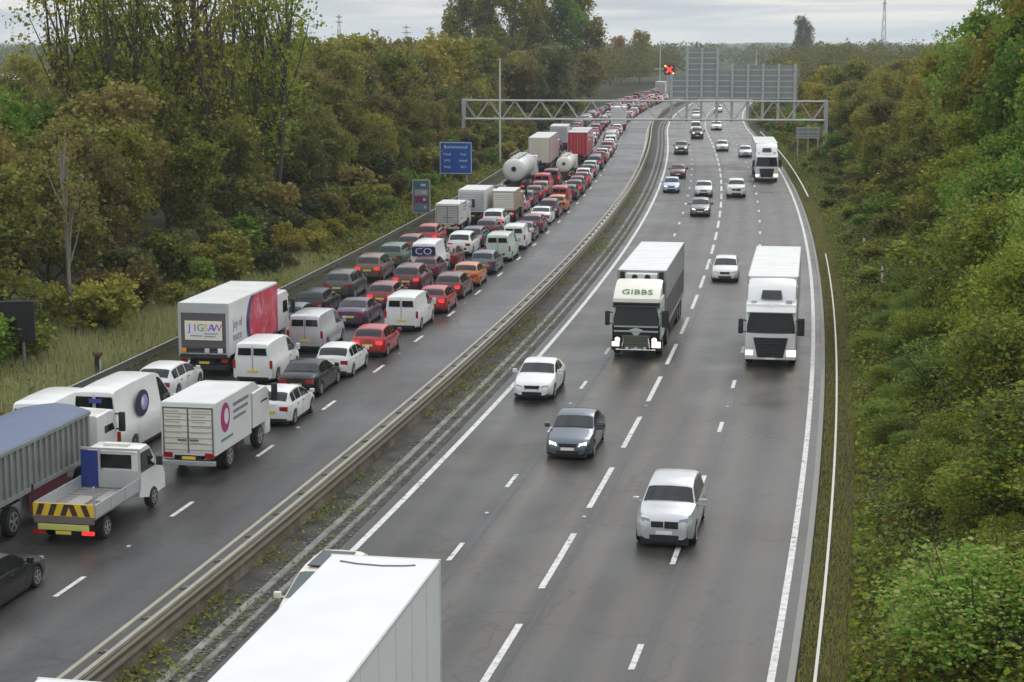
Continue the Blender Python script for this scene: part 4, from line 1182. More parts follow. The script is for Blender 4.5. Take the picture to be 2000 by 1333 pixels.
# shrubs along the left verge
for row, (o_, ya, yb, st, h0, h1) in enumerate(((-41.8, 80, 250, 3.6, 1.6, 3.4), (-39.6, 104, 330, 4.6, 1.0, 2.3), (-43.6, 84, 330, 5.0, 2.4, 4.6), (-38.9, 238, 400, 6, 2.2, 4.2))):
    Y = ya
    while Y < yb:
        oo = o_ + rr.uniform(-1.0, 1.0)
        leaf = pick(rr, ['olive', 'green', 'dark', 'brown', 'olive', 'yellow'])
        h = rr.uniform(h0, h1)
        if 186 < Y < 206 and oo > -43.5: h = min(h, 1.0)
        if 150 < Y < 163 and oo > -40: h = min(h, .8)
        plant('shrub%d' % rr.randrange(4), f(Y) + oo, Y, zt(Y, oo), h, leaf, 'verge_shrub', '%s %s at the foot of the trees on the left verge' % ({'brown': 'brownish', 'olive': 'olive', 'dark': 'dark green', 'green': 'mid green', 'yellow': 'yellowing'}[leaf], 'tall bush' if h > 2.3 else 'low bush'), 'shrub', 'shrubs along the left verge', wide=rr.uniform(.95, 1.4))
        Y += st * rr.uniform(.75, 1.4)
# tall open poplars upper left
for X, Y, h, k in ((-33.5, 140, 21.5, 0), (-29.3, 137, 23, 1), (-25.6, 141, 22.5, 2), (-22.2, 138, 23.5, 0), (-18.9, 143, 22, 1), (-31, 148, 22, 2), (-20.4, 150, 22.5, 1)):
    plant('poplar%d' % k, X, Y, zt(Y, X - f(Y)), h, pick(rr, ['yellow', 'olive', 'bright', 'mixed']), 'poplar_tree', 'tall thin-crowned poplar against the sky at upper left, branches showing', 'tree', 'tall poplars at upper left', wide=.95)
plant('birch0', -23.6, 97, zt(97, -43), 11.3, 'brown', 'birch_tree', 'slender pale-barked birch with few leaves in front of the brown trees at left', 'tree', bark=M_PALEBARK, wide=.9)
# second tall group, far along the left side
for X, Y, h, k in ((-11, 420, 27, 0), (-5.5, 428, 29, 1), (.5, 424, 30, 0), (5.5, 432, 27.5, 1), (11.5, 428, 28.5, 1), (15.8, 436, 25.5, 0)):
    plant('tallfar%d' % k, X, Y, 0, h, pick(rr, ['olive', 'green', 'yellow', 'olive', 'green']), 'poplar_tree', 'tall full-crowned poplar far off left of the carriageway beyond the gantry', 'tree', 'tall poplars beyond the gantry', wide=rr.uniform(.95, 1.15))
mass = []
def far_tree(X, Y, z, h, r, rs_, n=340):
    n = max(n, 340)
    d = rs_.normal(size=(n, 3)); d /= np.linalg.norm(d, axis=1)[:, None]; d[:, 2] = np.abs(d[:, 2])
    lob = np.clip(rs_.normal(size=(6, 3)), -1.4, 1.4) * np.array([r * .42, r * .42, h * .13]) + np.array([0, 0, h * .5])
    c_ = lob[rs_.randint(0, 6, n)] + d * np.array([r * .55, r * .55, h * .34]) * rs_.uniform(.6, 1.0, (n, 1)) + np.array([X, Y, z])
    c_[:, 2] = np.maximum(c_[:, 2], z + .2)
    mass.append(np.concatenate([c_, rs_.uniform(.4, .95, (n, 1)) * (Y / 620)], 1))
rsf = np.random.RandomState(77)
for Y in range(322, 680, 8):
    for k, o in enumerate((-41, -47, -55, -66, -84, -104, -130)):
        if rr.random() < .82:
            oo = o + rr.uniform(-3, 3); yy = Y + rr.uniform(-4, 4); leaf = pick(rr, ['dark', 'olive', 'brown', 'blue green', 'dark'])
            if k < 2 and yy < 430:
                plant('far%d' % rr.randrange(3), f(yy) + oo, yy, 0, rr.uniform(10, 14.5), leaf, 'broadleaf_tree', '%s tree in the distant belt left of the queue past the gantry' % {'dark': 'dark green', 'olive': 'olive', 'brown': 'brown', 'blue green': 'grey green'}[leaf], 'tree', 'distant trees left of the road', wide=rr.uniform(.9, 1.3))
            else:
                far_tree(f(yy) + oo, yy, 0, rr.uniform(9.5, 14.5), rr.uniform(4, 6), rsf, 220)
# round brown tree by the vanishing point
plant('far1', 43, 620, 0, 17.5, 'brown', 'broadleaf_tree', 'big round brown tree standing over the far end of the queue', 'tree', wide=1.0)
plant('far2', 36, 610, 0, 15.8, 'rust', 'broadleaf_tree', 'smaller reddish tree just left of the big round brown tree', 'tree', wide=.9)
# right cutting: shrubs and trees
rr = random.Random(9)
n = 0
Y = 41.0
while Y < 235:
    for o in (.6, 2.8, 5.2, 7.8, 10.6):
        yy = Y + rr.uniform(-1.2, 1.2); oo = o + rr.uniform(-.9, .9)
        if f(yy) + oo > 0.2885 * yy + 3.2 or rr.random() < .18: continue
        if 226 < yy < 244 and oo < 5: continue
        h = rr.uniform(.9, 2.1) + (.9 if o > 4 else 0) + (1.1 if rr.random() < .2 else 0)
        if o < 1: h = rr.uniform(.6, 1.3)
        leaf = pick(rr, ['mixed', 'mixed', 'green', 'mixed', 'bright'] if yy < 120 else ['mixed olive', 'mixed', 'olive', 'mixed olive', 'green'])
        k = ('fine%d' % rr.randrange(3)) if yy < 100 else ('shrub%d' % rr.randrange(4))
        plant(k, f(yy) + oo, yy, zt(yy, oo) - .1, h, leaf, 'bank_shrub', '%s bush on the right bank, %s' % ({'green': 'mid green', 'bright': 'fresh green', 'olive': 'olive', 'blue green': 'bluish green', 'yellow': 'yellowing', 'brown': 'brown', 'mixed': 'mottled green', 'mixed olive': 'mottled olive'}[leaf], 'low beside the pale rail' if o < 1 else ('half way up the slope' if o < 6 else 'high on the slope')), 'shrub', 'bushes covering the right bank', wide=rr.uniform(1.2, 2.0)); n += 1
    Y += 2.6 if Y < 110 else 4.2
for Y, o, h, k, leaf, w in ((95, 9.5, 11.5, 'near0', 'green', .95), (63, 4.2, 4.6, 'bushy0', 'mixed', 1.25), (69, 5.0, 5.6, 'bushy1', 'mixed', 1.15), (77, 5.6, 6.6, 'bushy0', 'mixed', 1.1), (86, 5.6, 7.6, 'near1', 'mixed', 1.1), (94, 6.4, 8.6, 'near2', 'green', 1.1), (101, 5.6, 7.2, 'near0', 'mixed', 1.2), (109, 6.2, 9.0, 'near1', 'mixed', 1.1), (118, 5.6, 8.0, 'near2', 'mixed olive', 1.2), (132, 6.0, 8.0, 'near0', 'mixed olive', 1.2), (146, 6.2, 8.2, 'near1', 'mixed olive', 1.2), (157, 6, 7.2, 'near2', 'mixed olive', 1.2), (104, 8.2, 12.5, 'near1', 'bright', .85), (112, 10.5, 13.5, 'near2', 'green', 1.0), (121, 9.0, 13, 'near0', 'yellow', .95), (130, 11, 14.5, 'open0', 'green', 1.0), (121, 6.6, 15.0, 'open0', 'bright', .9), (128, 9.5, 15.5, 'near0', 'green', .95), (113, 9.3, 14.8, 'near2', 'yellow', .9), (138, 7.2, 12.5, 'near1', 'olive', .9), (140, 9.5, 11, 'near1', 'olive', 1.0), (84, 7.0, 8.0, 'bushy0', 'bright', .9), (168, 4.2, 6.2, 'broad0', 'olive', 1.2), (178, 5.2, 7.5, 'broad2', 'mixed olive', 1.1), (188, 4.4, 7.0, 'broad3', 'yellow', 1.1), (199, 5.0, 8.0, 'broad1', 'mixed olive', 1.1), (210, 4.6, 7.6, 'broad4', 'olive', 1.1), (220, 5.4, 8.4, 'broad0', 'mixed olive', 1.1), (74, 6.6, 6.0, 'bushy1', 'bright', .95), (150, 12, 10.5, 'near2', 'olive', 1.0), (118, 13, 15, 'near1', 'bright', 1.0), (104, 12.5, 15, 'near2', 'green', 1.0), (160, 10, 8.5, 'broad1', 'olive', 1.1), (92, 10.8, 13, 'near0', 'bright', 1.0)):
    plant(k, f(Y) + o, Y, zt(Y, o) - .1, h, leaf, 'broadleaf_tree', {'green': 'leafy mid green', 'bright': 'fresh green', 'yellow': 'yellow tinged', 'olive': 'olive green', 'mixed': 'mottled green', 'mixed olive': 'mottled olive'}[leaf] + (' tree with gappy crown against the sky at upper right' if k == 'open0' else ' tree rising from the right bank %s' % ('close to the camera' if Y < 100 else ('at mid height' if Y < 125 else 'behind the nearer trees'))), 'tree', 'trees on the right bank', wide=w)
Y = 165
while Y < 330:
    for o in (6.5, 11, 16.5, 23, 31):
        if rr.random() < .85:
            yy = Y + rr.uniform(-3, 3); oo = o + rr.uniform(-1.5, 1.5); leaf = pick(rr, ['yellow', 'olive', 'brown', 'yellow', 'olive'])
            if 226 < yy < 243 and oo < 8: continue
            plant('broad%d' % rr.randrange(5) if yy < 250 else 'far%d' % rr.randrange(3), f(yy) + oo, yy, zt(yy, oo), rr.uniform(5.5, 8.6) if o < 10 else rr.uniform(6.5, 9), leaf, 'broadleaf_tree', '%s tree in the right-hand belt around the gantry leg' % {'yellow': 'yellow autumn', 'olive': 'olive', 'brown': 'brown', 'rust': 'rusty'}[leaf], 'tree', 'trees of the right-hand belt', wide=rr.uniform(.9, 1.2))
    Y += 7.5
for Y in range(335, 690, 10):
    for k, o in enumerate((5, 12, 21, 33, 48, 66, 86, 110)):
        if rr.random() < .75:
            yy = Y + rr.uniform(-4, 4); oo = o + rr.uniform(-3, 3); leaf = pick(rr, ['olive', 'dark', 'brown', 'olive', 'blue green'])
            if k < 2 and yy < 420:
                plant('far%d' % rr.randrange(3), f(yy) + oo, yy, zt(yy, oo), rr.uniform(6.5, 10), leaf, 'broadleaf_tree', '%s tree in the distant belt right of the road past the gantry' % {'dark': 'dark green', 'olive': 'olive', 'brown': 'brown', 'blue green': 'grey green'}[leaf], 'tree', 'distant trees right of the road', wide=rr.uniform(.9, 1.3))
            else:
                far_tree(f(yy) + oo, yy, zt(yy, oo), rr.uniform(8.5, 14), rr.uniform(4, 6), rsf)
mass = np.concatenate(mass)
tag(link('far_tree_belts', leaf_mesh('far_tree_belts', mass[:, :3], mass[:, 3], rsf, m=leaf_material('leaves_far_belt', [(.016, .022, .010), (.034, .040, .016), (.062, .056, .024), (.058, .046, .024)]))), 'far tree belts beyond the gantry merging into one mass', 'trees', kind='stuff')
for X, Y, h in ((142, 905, 25.5), (146.5, 915, 23)):
    plant('far%d' % (h > 24), X, Y, zt(Y, -30), h + 1, 'dark', 'conifer_tree', 'dark conifer standing up on the skyline, %s of the two' % ('taller' if h > 24 else 'shorter'), 'tree', wide=.55)
for X, Y, h in ((160, 820, 15), (186, 930, 15.5), (196, 960, 13)):
    plant('cone0', X, Y, zt(Y, -30), h + 1, 'dark', 'conifer_tree', 'small dark conifer near the pale house on the right skyline', 'tree', 'small conifers by the house', wide=1.2)
Y = 236
while Y < 430:
    for o in (.3, 3.0, 6.2):
        yy = Y + rr.uniform(-2.5, 2.5); oo = o + rr.uniform(-.9, .9); leaf = pick(rr, ['olive', 'green', 'brown', 'yellow'])
        if yy < 244 and oo < 5: continue
        plant('shrub%d' % rr.randrange(4), f(yy) + oo, yy, zt(yy, oo) - .1, rr.uniform(1.2, 2.2) + (1.2 if o > 2 else 0), leaf, 'bank_shrub', '%s bush on the right verge beyond the gantry leg' % {'green': 'mid green', 'olive': 'olive', 'yellow': 'yellowing', 'brown': 'brown'}[leaf], 'shrub', 'bushes on the right verge past the gantry', wide=rr.uniform(1.1, 1.7))
    Y += 6.5
# far woodland as one mass
rs = np.random.RandomState(4)
cs = []
for band, (Ya, Yb, cnt, hh) in enumerate(((680, 900, 260, 11), (900, 1300, 420, 13), (1300, 1900, 520, 14), (1900, 2700, 620, 15), (2700, 3800, 560, 17))):
    for k in range(cnt):
        Y = rs.uniform(Ya, Yb); X = rs.uniform(-.33, .34) * Y
        if band == 0 and abs(X - f(Y) + 18) < 34: continue
        h = hh * rs.uniform(.6, 1.15); r = h * rs.uniform(.45, .8)
        m_ = 80
        d = rs.normal(size=(m_, 3)); d /= np.linalg.norm(d, axis=1)[:, None]
        d[:, 2] = np.abs(d[:, 2])
        c_ = np.array([X, Y, h * .25 + zt(Y, -30)]) + d * np.array([r, r, h * .75]) * rs.uniform(.7, 1.05, (m_, 1))
        cs.append(np.concatenate([c_, np.full((m_, 1), h * .13)], 1))
cs = np.concatenate(cs)
fw = leaf_mesh('distant_woodland', cs[:, :3], cs[:, 3], rs, m=leaf_material('leaves_distant', [(.018, .026, .014), (.034, .042, .022), (.050, .052, .028), (.045, .055, .03)]))
tag(link('distant_woodland', fw), 'far off woodland massed along the hazy horizon', 'woodland', kind='stuff')
# low hills on the horizon
hb = MB(); rows = []
for i in range(41):
    u = -1 + i / 20
    X = u * 2600
    h = -16 + 8 * math.sin(i * .55) ** 2 + 4 * math.sin(i * 1.3 + 1)
    rows.append([(X, 3900, -24), (X, 4200, h + 2), (X, 4700, h + 5), (X, 5400, -34)])
hb.grid(rows); tag(hb.build('hills', soil('hill_cover', [(.3, (.03, .04, .022)), (.7, (.06, .065, .035))], .01), smooth_angle=80), kind='structure')

# grass on the left verge and the right edge
def blades(name, n, sampler, hlo, hhi, wd, m, label, seed):
    rs = np.random.RandomState(seed)
    P = np.array([sampler(rs) for _ in range(n)])
    h = rs.uniform(hlo, hhi, n); a = rs.uniform(0, 2 * PI, n); ln = rs.uniform(.05, .5, n) * h
    dx, dy = np.cos(a), np.sin(a); wx, wy = -dy * wd, dx * wd
    z0 = P[:, 2] - .03
    v = np.stack([np.stack([P[:, 0] - wx, P[:, 1] - wy, z0], 1), np.stack([P[:, 0] + wx, P[:, 1] + wy, z0], 1), np.stack([P[:, 0] + dx * ln, P[:, 1] + dy * ln, z0 + h], 1)], 1).reshape(-1, 3)
    me = bpy.data.meshes.new(name)
    me.vertices.add(3 * n); me.vertices.foreach_set('co', v.astype(np.float32).ravel())
    me.loops.add(3 * n); me.loops.foreach_set('vertex_index', np.arange(3 * n, dtype=np.int32))
    me.polygons.add(n); me.polygons.foreach_set('loop_start', (np.arange(n) * 3).astype(np.int32)); me.polygons.foreach_set('loop_total', np.full(n, 3, np.int32))
    me.update(calc_edges=True); me.materials.append(m)
    return tag(link(name, me), label, name.replace('_', ' '), kind='stuff')
def sl(rs):
    Y = 60 + 70 * rs.rand() ** 1.4; o = -36.6 - 7.5 * rs.rand() ** 1.1
    return f(Y) + o, Y, zt(Y, o)
blades('verge_grass', 60000, sl, .25, .95, .035, M_GRASS, 'tall straw coloured grass on the left verge', 1)
def sr(rs):
    Y = 40 + 200 * rs.rand() ** 1.5; o = -2.5 + 1.6 * rs.rand()
    return f(Y) + o, Y, zt(Y, o)
blades('edge_grass', 26000, sr, .05, .26, .03, leaf_material('edge_grass', [(.040, .048, .014), (.080, .078, .026), (.105, .090, .036), (.06, .07, .02)]), 'short olive grass between the road edge and the pale rail', 2)
def leaves(name, n, sampler, s0, s1, m, label, seed, flat=.5):
    rs = np.random.RandomState(seed)
    P = np.array([sampler(rs) for _ in range(n)])
    me = leaf_mesh(name, P, rs.uniform(s0, s1, n), rs, flat=flat, m=m)
    return tag(link(name, me), label, name.replace('_', ' '), kind='stuff')
def sb_(rs):
    Y = 38 + 260 * rs.rand() ** 1.8; o = -1.2 + 14 * rs.rand() ** 1.15
    k = math.sin(Y * .9 + o * 1.1) + math.sin(Y * .37 - o * .8)
    return f(Y) + o, Y, zt(Y, o) + abs(rs.normal()) * (.26 + .11 * k)
leaves('bank_brambles', 190000, sb_, .06, .25, LEAF['mixed'], 'tangled green brambles and ivy over the right bank', 3)
def sm(rs):
    while True:
        Y = 42 + 150 * rs.rand() ** 1.3
        if math.sin(Y * .33) + math.sin(Y * .131 + 2) + math.sin(Y * 1.17) * .8 + rs.normal() * .7 > .35: break
    o = -19.5 + 1.7 * rs.rand() ** 2.2
    return f(Y) + o, Y, .02 + abs(rs.normal()) * .12
leaves('reserve_weeds', 5200, sm, .05, .15, LEAF['mixed olive'], 'scrubby weeds and dead leaves along the foot of the central barrier', 5)
def sd(rs):
    Y = 42 + 130 * rs.rand() ** 1.3
    o = -18.9 + 1.3 * rs.rand()
    return f(Y) + o, Y, .02 + .02 * rs.rand()
leaves('reserve_debris', 5200, sd, .05, .16, mat('debris', (.13, .12, .10), rough=.9, noise=.5), 'loose debris and grit along the drainage channel', 6, flat=2.5)
def sv(rs):
    Y = 66 + 250 * rs.rand() ** 1.2; o = -36.6 - 10 * rs.rand()
    if Y < 100 and rs.rand() < .7: o -= 5
    return f(Y) + o, Y, zt(Y, o) + abs(rs.normal()) * (.22 + .14 * math.sin(Y * .5 + o))
leaves('verge_undergrowth', 90000, sv, .14, .34, LEAF['olive'], 'low olive undergrowth beneath the trees on the left verge', 7)
# ------------------------------------------------------------------ barriers, gantry, signs
def rail_path(mb, o, z0, z1, w, ya, yb, step=3.0, mi=0):
    n = int((yb - ya) / step) + 1
    rows = []
    for i in range(n):
        Y = ya + (yb - ya) * i / (n - 1)
        rows.append([rp(Y, o - w / 2, z0), rp(Y, o - w / 2, z1), rp(Y, o + w / 2, z1), rp(Y, o + w / 2, z0)])
    mb.grid(rows, mi, True); mb.add(rows[0], [(0, 1, 2, 3)], mi); mb.add(rows[-1], [(0, 1, 2, 3)], mi)
cb = empty('crash_barrier', rp(60, -19.85, 0)); tag(cb, 'long twin-rail steel crash barrier along the central reserve', 'crash barrier')
inv = Matrix.Translation(-cb.location)
def bchild(mb, name, m, par, sa=None):
    o = mb.build(name, m, None, sa); o.data.transform(Matrix.Translation(-par.location)); o.parent = par; return o
M_BEIGE = mat('beige_weathered_rail', (.29, .27, .215), rough=.75, noise=.35, scale=1.1)
for o in (-20.15, -19.72):
    b = MB(); rail_path(b, o, .77, .86, .13, 34, 470); bchild(b, 'top_rail', M_BEIGE, cb)
b = MB()
n = 150
rows = []
for i in range(n):
    Y = 34 + (470 - 34) * i / (n - 1)
    rows.append([rp(Y, -19.68, .74), rp(Y, -19.60, .68), rp(Y, -19.60, .60), rp(Y, -19.68, .53), rp(Y, -19.60, .46), rp(Y, -19.60, .38), rp(Y, -19.68, .32), rp(Y, -19.70, .32), rp(Y, -19.70, .74)])
b.grid(rows, 0, True); bchild(b, 'beam_face', mat('rusty_beam', (.15, .125, .088), rough=.75, noise=.45, scale=1.4), cb, 50)
b = MB()
rows = [[rp(34 + 3 * i, -19.58, .01), rp(34 + 3 * i, -19.66, .36), rp(34 + 3 * i, -20.16, .36), rp(34 + 3 * i, -20.22, .01)] for i in range(146)]
b.grid(rows); bchild(b, 'plinth', soil('plinth_dirt', [(.3, (.05, .04, .028)), (.5, (.12, .098, .07)), (.65, (.19, .16, .12)), (.75, (.08, .07, .04))], .8), cb)
pm = MB(); pm.box(-.06, .06, -.045, .045, 0, .80); pm.box(-.26, .26, -.03, .03, .70, .76); pme = pm.mesh('post', M_GALVD)
for k in range(90):
    Y = 36 + k * 2.7 if k < 60 else 198 + (k - 60) * 8
    q = link('post', pme, cb, rp(Y, -19.93, 0) - cb.location, (0, 0, head(Y)))
# marker plates leaning on the barrier face
# right pale rail
rr_ = empty('guard_rail', rp(60, -2.0, 0)); tag(rr_, 'thin pale guard rail running along the grass edge of the oncoming side', 'guard rail')
b = MB(); rail_path(b, -2.0, .50, .57, .08, 34, 131); bchild(b, 'rail', mat('pale_rail', (.50, .49, .42), rough=.6, noise=.2), rr_)
pm = MB(); pm.box(-.04, .04, -.04, .04, 0, .48); pme2 = pm.mesh('post', M_GALVD)
for k in range(32):
    Y = 35 + k * 3.08; link('post', pme2, rr_, rp(Y, -1.97, -.05) - rr_.location, (0, 0, head(Y)))
r2 = empty('guard_rail', rp(190, -1.9, 0)); tag(r2, 'far guard rail beside the distant white lorry, running towards the gantry leg', 'guard rail')
b = MB(); rail_path(b, -1.9, .50, .62, .12, 178, 300); bchild(b, 'rail', MC['pale_rail'], r2)
for k in range(30):
    Y = 179 + k * 4; link('post', pme2, r2, rp(Y, -1.88, -.05) - r2.location, (0, 0, head(Y)))
# left verge barrier
lb = empty('verge_barrier', rp(90, -35.9, 0)); tag(lb, 'dark weathered safety barrier along the left verge behind the queue', 'safety barrier')
b = MB(); rail_path(b, -35.9, .45, .76, .09, 60, 330); bchild(b, 'beam', mat('dark_rail', (.10, .10, .08), rough=.8, noise=.3), lb)
b = MB(); rail_path(b, -35.86, .765, .80, .07, 60, 330); bchild(b, 'top_edge', M_GALV, lb)
for k in range(70):
    Y = 61 + k * 3.8; link('post', pme2, lb, rp(Y, -35.99, 0) - lb.location, (0, 0, head(Y)))

# sign gantry
GY = 236.0
gx0, gx1 = -6.3, 40.3
def gy(x): return GY - (x - gx1) * .095
ga = empty('sign_gantry', (gx1, GY, 0)); tag(ga, 'wide grey lattice sign gantry spanning both carriageways', 'gantry')
def gpt(x, z, d=0.0): return Vector((x + d * .095, gy(x) + d, z))
ZT, ZB = 7.75, 5.35
def gchild(mb, name, m): return bchild(mb, name, m, ga)
b = MB()
for d in (-.7, .7):
    for z in (ZT, ZB): b.tube(gpt(gx0, z, d), gpt(gx1, z, d), .115, n=6)
gchild(b, 'chord', mat('gantry_paint', (.40, .41, .39), rough=.5, metal=.2, noise=.15))
b = MB(); nb = 14
for k in range(nb):
    xa = gx0 + (gx1 - gx0) * k / nb; xb = gx0 + (gx1 - gx0) * (k + 1) / nb; xm = (xa + xb) / 2
    for d in (-.7, .7):
        b.tube(gpt(xa, ZT, d), gpt(xm, ZB, d), .05, n=5); b.tube(gpt(xm, ZB, d), gpt(xb, ZT, d), .05, n=5)
    b.tube(gpt(xa, ZT, -.7), gpt(xa, ZT, .7), .05, n=5); b.tube(gpt(xa, ZB, -.7), gpt(xa, ZB, .7), .05, n=5)
    b.box(-.5, .5, -.5, .5, -.02, .02, M=Matrix.Translation(gpt(xm, ZB + .1)) @ Matrix.Scale((xb - xa), 4, (1, 0, 0)))
gchild(b, 'lattice', MC['gantry_paint'])
for x in (gx0, gx1):
    b = MB()
    for d in (-.7, .7):
        p = gpt(x, 0, d); b.box(p.x - .19, p.x + .19, p.y - .19, p.y + .19, -.3, ZT + .2)
    for z in (1.5, 3.5): b.tube(gpt(x, z, -.7), gpt(x, z + 1.8, .7), .06, n=5)
    p = gpt(x, 0); b.box(p.x - .6, p.x + .6, p.y - 1.1, p.y + 1.1, -.3, .25)
    gchild(b, 'leg', MC['gantry_paint'])
M_SB = mat('sign_back', (.25, .265, .26), rough=.5, metal=.3, noise=.15, scale=.6)
def sign_back(x0, x1, z0, z1):
    b = MB()
    pts = [gpt(x0, z0, .95), gpt(x1, z0, .95), gpt(x1, z1, .95), gpt(x0, z1, .95)]
    pt2 = [p + Vector((0, .06, 0)) for p in pts]
    b.add(pts + pt2, [(0, 1, 2, 3), (7, 6, 5, 4), (0, 4, 5, 1), (1, 5, 6, 2), (2, 6, 7, 3), (3, 7, 4, 0)])
    o = gchild(b, 'sign_panel', M_SB)
    b = MB(); z = z0 + .12
    while z < z1:
        q = [gpt(x0, z, .93), gpt(x1, z, .93), gpt(x1, z + .12, .93), gpt(x0, z + .12, .93)]
        b.add(q + [p + Vector((0, .02, 0)) for p in q], [(0, 1, 2, 3), (0, 4, 5, 1), (3, 7, 6, 2)]); z += .72
    gchild(b, 'sign_rails', mat('sign_rail', (.46, .48, .47), rough=.5, metal=.3))
PX = lambda px: (px - 1000) / 3567.0 * (GY + 1.5) * .997
sign_back(PX(1309), PX(1341), 8.0, 11.0)
sign_back(PX(1341), PX(1401), 8.0, 14.3)
sign_back(PX(1401), PX(1426), 8.0, 11.6)
sign_back(PX(1426), PX(1553), 7.95, 12.3)
for px, zt_ in ((1310, 11.2), (1340, 14.5), (1368, 14.5), (1398, 14.5), (1427, 12.5), (1457, 12.5), (1486, 12.5), (1516, 12.5), (1547, 12.5)):
    p = gpt(PX(px), 0, .82); b = MB(); b.box(p.x - .17, p.x + .17, p.y - .10, p.y + .10, ZB - .25, zt_); gchild(b, 'sign_post', MC['gantry_paint'])

# sign backs near the right leg
sx = empty('roadside_sign', (37.6, 233.0, zt(233, 37.6 - f(233)))); tag(sx, 'back of a small roadside sign on posts left of the gantry leg', 'road sign')
b = MB(); b.box(-1.55, 1.45, -.03, .03, 2.3, 3.75); b.build('sign_panel', M_SB, sx)
b = MB()
for z in (2.35, 2.6, 3.1, 3.6): b.box(-1.58, 1.5, -.07, -.03, z, z + .09)
b.build('sign_rails', MC['sign_rail'], sx)
for x in (-1.3, 0, 1.25):
    b = MB(); b.box(x - .07, x + .07, -.11, -.03, -.5, 3.75); b.build('post', M_GALV, sx)

# blue services sign
M_BLUE = mat('sign_blue', (.012, .085, .36), rough=.4, noise=.08)
M_WSIGN = mat('sign_white', (.72, .74, .78), rough=.45)
bs = empty('services_sign', (-6.15, 200, zt(200, -39.5)), head(200) - .06); tag(bs, 'large blue motorway services sign with white writing on the left verge', 'road sign')
W_, Z0, Z1 = 1.80, .85, 4.35
b = MB(); b.box(-W_, W_, -.02, .05, Z0, Z1, ch=.015); b.build('sign_panel', M_BLUE, bs)
b = MB()
b.box(-W_ + .04, W_ - .04, -.028, -.02, Z1 - .11, Z1 - .05); b.box(-W_ + .04, W_ - .04, -.028, -.02, Z0 + .05, Z0 + .11)
b.box(-W_ + .04, -W_ + .10, -.028, -.02, Z0 + .11, Z1 - .11); b.box(W_ - .10, W_ - .04, -.028, -.02, Z0 + .11, Z1 - .11)
b.build('sign_border', M_WSIGN, bs)
text('sign_lettering', 'Burtonwood', .50, M_WSIGN, bs, (0, -.03, Z1 - .55), ROT_BACK)
for i, (a_, c_) in enumerate((('Food', 'Fuel'), ('LPG', 'Hotel'), ('Shop', '24 h'))):
    text('sign_lettering', a_, .38, M_WSIGN, bs, (-.95, -.03, Z1 - 1.35 - i * .68), ROT_BACK); text('sign_lettering', c_, .38, M_WSIGN, bs, (.85, -.03, Z1 - 1.35 - i * .68), ROT_BACK)
for x in (-1.2, 1.2):
    b = MB(); b.tube((x, .12, -.3), (x, .12, Z1 - .1), .09, n=8); b.build('post', M_GALV, bs, 40)
# narrow multi-panel sign
ps = empty('panel_sign', (-7.95, 160, zt(160, -36.6)), head(160) - .04); tag(ps, 'narrow grey-framed sign stacked with small brand panels nearer than the blue sign', 'road sign')
b = MB(); b.box(-.78, .78, -.02, .05, .75, 3.65, ch=.012); b.build('sign_panel', mat('sign_slate', (.10, .14, .17), rough=.45), ps)
fr = MB(); fr.box(-.80, -.72, -.03, .055, .73, 3.67); fr.box(.72, .80, -.03, .055, .73, 3.67); fr.box(-.72, .72, -.03, .055, 3.58, 3.67); fr.box(-.72, .72, -.03, .055, .73, .80); fr.build('sign_frame', M_GALV, ps)
for i, (z, c) in enumerate(((2.95, (.03, .13, .16)), (2.30, (.30, .30, .34)), (1.68, (.20, .02, .08)), (1.02, (.12, .20, .26)))):
    b = MB(); b.box(-.60, .60, -.032, -.02, z, z + .50); b.build('brand_panel', mat('brand_%d' % i, c), ps)
    b = MB(); b.box(-.05 + .1 * i, .42, -.040, -.032, z + .15, z + .36); b.build('brand_mark', mat('brand_mark_%d' % i, (.50, .45, .52)), ps)
for x in (-.5, .5):
    b = MB(); b.tube((x, .10, -.3), (x, .10, 3.5), .06, n=8); b.build('post', M_GALV, ps, 40)
# black sign cabinet at the left edge
bx = empty('message_sign', (-23.6, 84, zt(84, -41)), .12); tag(bx, 'black box sign cut by the left edge of the picture, standing in the verge grass', 'sign')
b = MB(); b.box(-1.35, 1.35, -.14, .14, 1.55, 3.45, ch=.03); b.build('cabinet', mat('matt_black', (.007, .007, .008), rough=.75), bx)
b = MB(); b.box(-1.2, 1.2, -.155, -.14, 1.66, 1.70); b.build('lower_lip', M_CHASSIS, bx)
for x in (-.8, .8):
    b = MB(); b.tube((x, 0, -.3), (x, 0, 1.56), .08, n=8); b.build('post', M_GALVD, bx, 40)
# short dark post with rusty cap on the verge
bo = empty('marker_post', (-19.6, 85, zt(85, -37.2))); tag(bo, 'short black post with a rusty brown head and white reflector behind the white van roof', 'marker post')
b = MB(); b.box(-.13, .10, -.08, .08, -.2, 1.05, ch=.02); b.build('post', M_BLACK, bo)
b = MB(); b.box(.10, .16, -.06, .06, .1, .95); b.build('reflector', M_HEAD, bo)
b = MB(); b.lathe([(0, .10), (.12, .26), (.25, .24), (.36, .08)], 10, 'z', (.02, 0, 1.05)); b.build('head', mat('rusty_head', (.11, .05, .03), rough=.8, noise=.4), bo)
# lamp column
lc = empty('lamp_column', (-1.5, 228.5, 0)); tag(lc, 'tall slim pale lamp column standing just in front of the gantry on the left', 'lamp column')
b = MB(); b.tube((0, 0, -.3), (0, 0, 2), .17, .15, 8); b.tube((0, 0, 2), (0, 0, 13.2), .14, .09, 8); b.build('column', mat('column_grey', (.50, .51, .49), rough=.5), lc, 40)
b = MB(); b.box(-.16, .16, -.35, .5, 13.18, 13.32, ch=.04); b.build('lamp_head', M_GALV, lc, 40)
